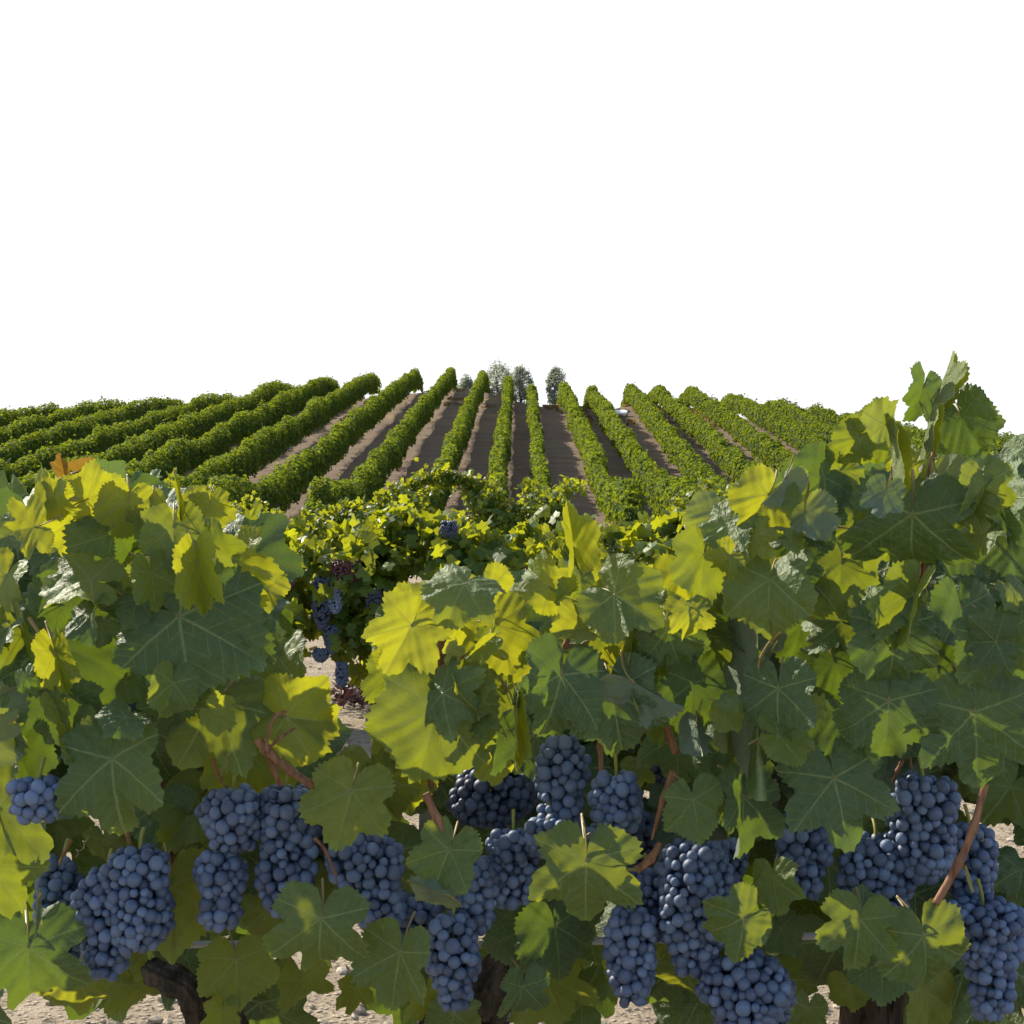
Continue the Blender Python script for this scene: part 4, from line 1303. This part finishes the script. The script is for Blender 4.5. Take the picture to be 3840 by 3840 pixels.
cane('c', [(2492, 2710), (2510, 2760), (2537, 2824)], [24, 28, 32], d=1.46)
cane('c', [(2140, 2350), (2128, 2400), (2122, 2425), (2210, 2405)], [20, 18, 18, 10], d=1.44)
cane('c', [(1179, 3142), (1220, 3190), (1264, 3290)], [14, 12, 8], d=1.44)
cane('c', [(1740, 2310), (1800, 2310), (1850, 2350)], [8, 7, 6], d=1.5)
cane('r', [(3694, 2940), (3651, 3102), (3594, 3239), (3508, 3390)], [28, 27, 30, 28], d=1.40)
cane('r', [(3617, 3245), (3632, 3290), (3648, 3347)], [14, 13, 11], d=1.40, mat='stalk', name='leaf_stalk', nodes=False)
cane('r', [(3478, 1790), (3500, 1700), (3552, 1590), (3560, 1575), (3522, 1508)], [13, 11, 9, 7, 6], d=1.42)
cane('r', [(3480, 1790), (3470, 2000, 1.55), (3440, 2400, 1.65), (3420, 2900, 1.70), (3330, 3400, 1.72)], [14, 18, 24, 28, 34], d=1.5)
cane('r', [(3385, 2850), (3365, 2890), (3344, 2935)], [16, 14, 12], d=1.52)
cane('r', [(3412, 2840), (3418, 2880), (3422, 2905)], [9, 8, 7], d=1.55)
cane('r', [(3525, 2730), (3540, 2790), (3548, 2850)], [8, 8, 6], d=1.6)
cane('r', [(3470, 2800), (3500, 2850), (3530, 2880)], [9, 8, 6], d=1.6)
cane('l', [(342, 2178), (330, 2260), (306, 2345)], [14, 13, 11], d=1.39, mat='stalk', name='leaf_stalk', nodes=False)
cane('l', [(108, 2314), (145, 2370), (178, 2410)], [16, 15, 15], d=1.40, mat='stalk', name='leaf_stalk', nodes=False)
cane('l', [(462, 3070), (475, 3120), (488, 3180)], [16, 15, 14], d=1.50)
cane('l', [(268, 3150), (240, 3200), (222, 3245)], [12, 10, 9], d=1.52)
cane('l', [(620, 2000, 1.6), (560, 2400, 1.66), (600, 2900, 1.7), (680, 3500, 1.72)], [14, 20, 26, 34], d=1.6)

def tendril(v, px, py, dx, dy, d=1.42, turns=2.2):
    pts = []
    for k in range(26):
        t = k / 25
        r_ = 26 * t * (1.2 - t)
        pts.append((px + dx * t + r_ * math.cos(turns * 6.28 * t), py + dy * t + r_ * math.sin(turns * 6.28 * t), d - .02 * t))
    cane(v, pts, [5 - 2.5 * k / 25 for k in range(26)], d=d, mat='stalk', name='tendril', nodes=False)


for a in [('c', 1850, 2420, 60, 70), ('c', 1790, 2330, 90, -40), ('l', 1080, 2690, 50, 90), ('l', 860, 2820, -40, 90), ('r', 3552, 1590, 60, -20), ('c', 2250, 2720, 50, 120),
          ('r', 3650, 3110, 60, 60), ('r', 3440, 2760, -60, 70), ('l', 330, 3140, -50, 70)]:
    tendril(*a)

# old wood
def trunk(v, pts, rads):
    P_ = [Vector(p) for p in pts]
    sp, sr = spline(P_, rads, 12)
    n, m = len(sp), 44
    out = []
    V, Fc = tube_arrays(sp, [1.0] * n, m)
    ctr = np.array([tuple(p) for p in sp])
    ang = np.arange(m) / m * 2 * math.pi
    for i in range(n):
        tw = i * .05
        rib = (.10 * np.sin(5 * ang + tw * 3 + 1) + .09 * np.sin(9 * ang - tw * 2) + .07 * np.sin(17 * ang + tw * 5 + 2) + .05 * np.sin(29 * ang + tw * 4)
               + .05 * rng.random(m) + .10 * math.sin(i * .7) * np.sin(2 * ang + i * .3))
        V[i * m:(i + 1) * m] = ctr[i] + (V[i * m:(i + 1) * m] - ctr[i]) * (sr[i] * (1 + .10 * math.sin(i * .9) + rib))[:, None]
    loc = VINE[v].location
    return link("trunk", np_mesh("old trunk", V - np.array(loc), Fc), M['bark'], VINE[v])


b = VINE['l'].location
trunk('l', [(b.x + .06, b.y + .05, -.1), (b.x + .06, b.y + .03, .25), at(850, 3880, 1.68), at(760, 3780, 1.64), at(690, 3700, 1.62), at(560, 3640, 1.66)], [.045, .034, .026, .020, .016, .012])
b = VINE['c'].location
trunk('c', [(b.x, b.y, -.1), (b.x - .01, b.y, .2), at(1790, 3860, 1.66), at(1830, 3740, 1.64), at(1910, 3620, 1.62), at(1990, 3480, 1.64)], [.05, .042, .036, .028, .02, .016])
trunk('c', [at(1800, 3900, 1.66), at(1720, 3850, 1.64), at(1600, 3860, 1.7)], [.026, .02, .014])
b = VINE['r'].location
trunk('r', [(b.x, b.y + .1, -.1), (b.x, b.y + .1, .25), (b.x - .01, b.y + .06, .55), at(3330, 3380, 1.74)], [.05, .04, .036, .02])
cane('r', [(2890, 2830, 1.66), (2905, 2930, 1.64), (2895, 3060, 1.66)], [44, 40, 34], d=1.65, mat='bark', name='old_spur')

# wooden stake behind the centre vine
d = 1.74
x0 = (1600 - 1920) / F * d
z1 = at(0, 2960, d).z
V, Fc = box((x0 - .0095, d - .008, -.1), (x0 + .0095, d + .008, z1))
bmk = bmesh.new()
vs = [bmk.verts.new(p) for p in V]
for f in Fc: bmk.faces.new([vs[i] for i in f])
bmesh.ops.subdivide_edges(bmk, edges=[e for e in bmk.edges if e.calc_length() > .5], cuts=14)
for vv in bmk.verts: vv.co += Vector((math.sin(vv.co.z * 9) * .0022, 0, 0))
bmesh.ops.bevel(bmk, geom=[e for e in bmk.edges if e.is_boundary is False and e.calc_face_angle(0) > .8], offset=.0015, segments=1, affect='EDGES')
me = bpy.data.meshes.new("stake"); bmk.to_mesh(me); bmk.free()
o = link("stake", me, M['stakewood'])
tag(o, 'pale weathered wooden stake behind the centre vine', 'stake')

# grey watering pipe strung through the near row
d = 1.60
pts = [at(-500, 3552, d), at(300, 3546, d), at(900, 3541, d), at(1500, 3548, d), at(2200, 3530, d), at(3010, 3511, d), at(3600, 3512, d), at(4300, 3500, d)]
sp, sr = spline(pts, [.0042] * len(pts), 8)
o = link("irrigation_pipe", np_mesh("pipe", *tube_arrays(sp, sr, 12)), M['hose'])
tag(o, 'grey irrigation pipe strung level through the lower leaves', 'pipe')
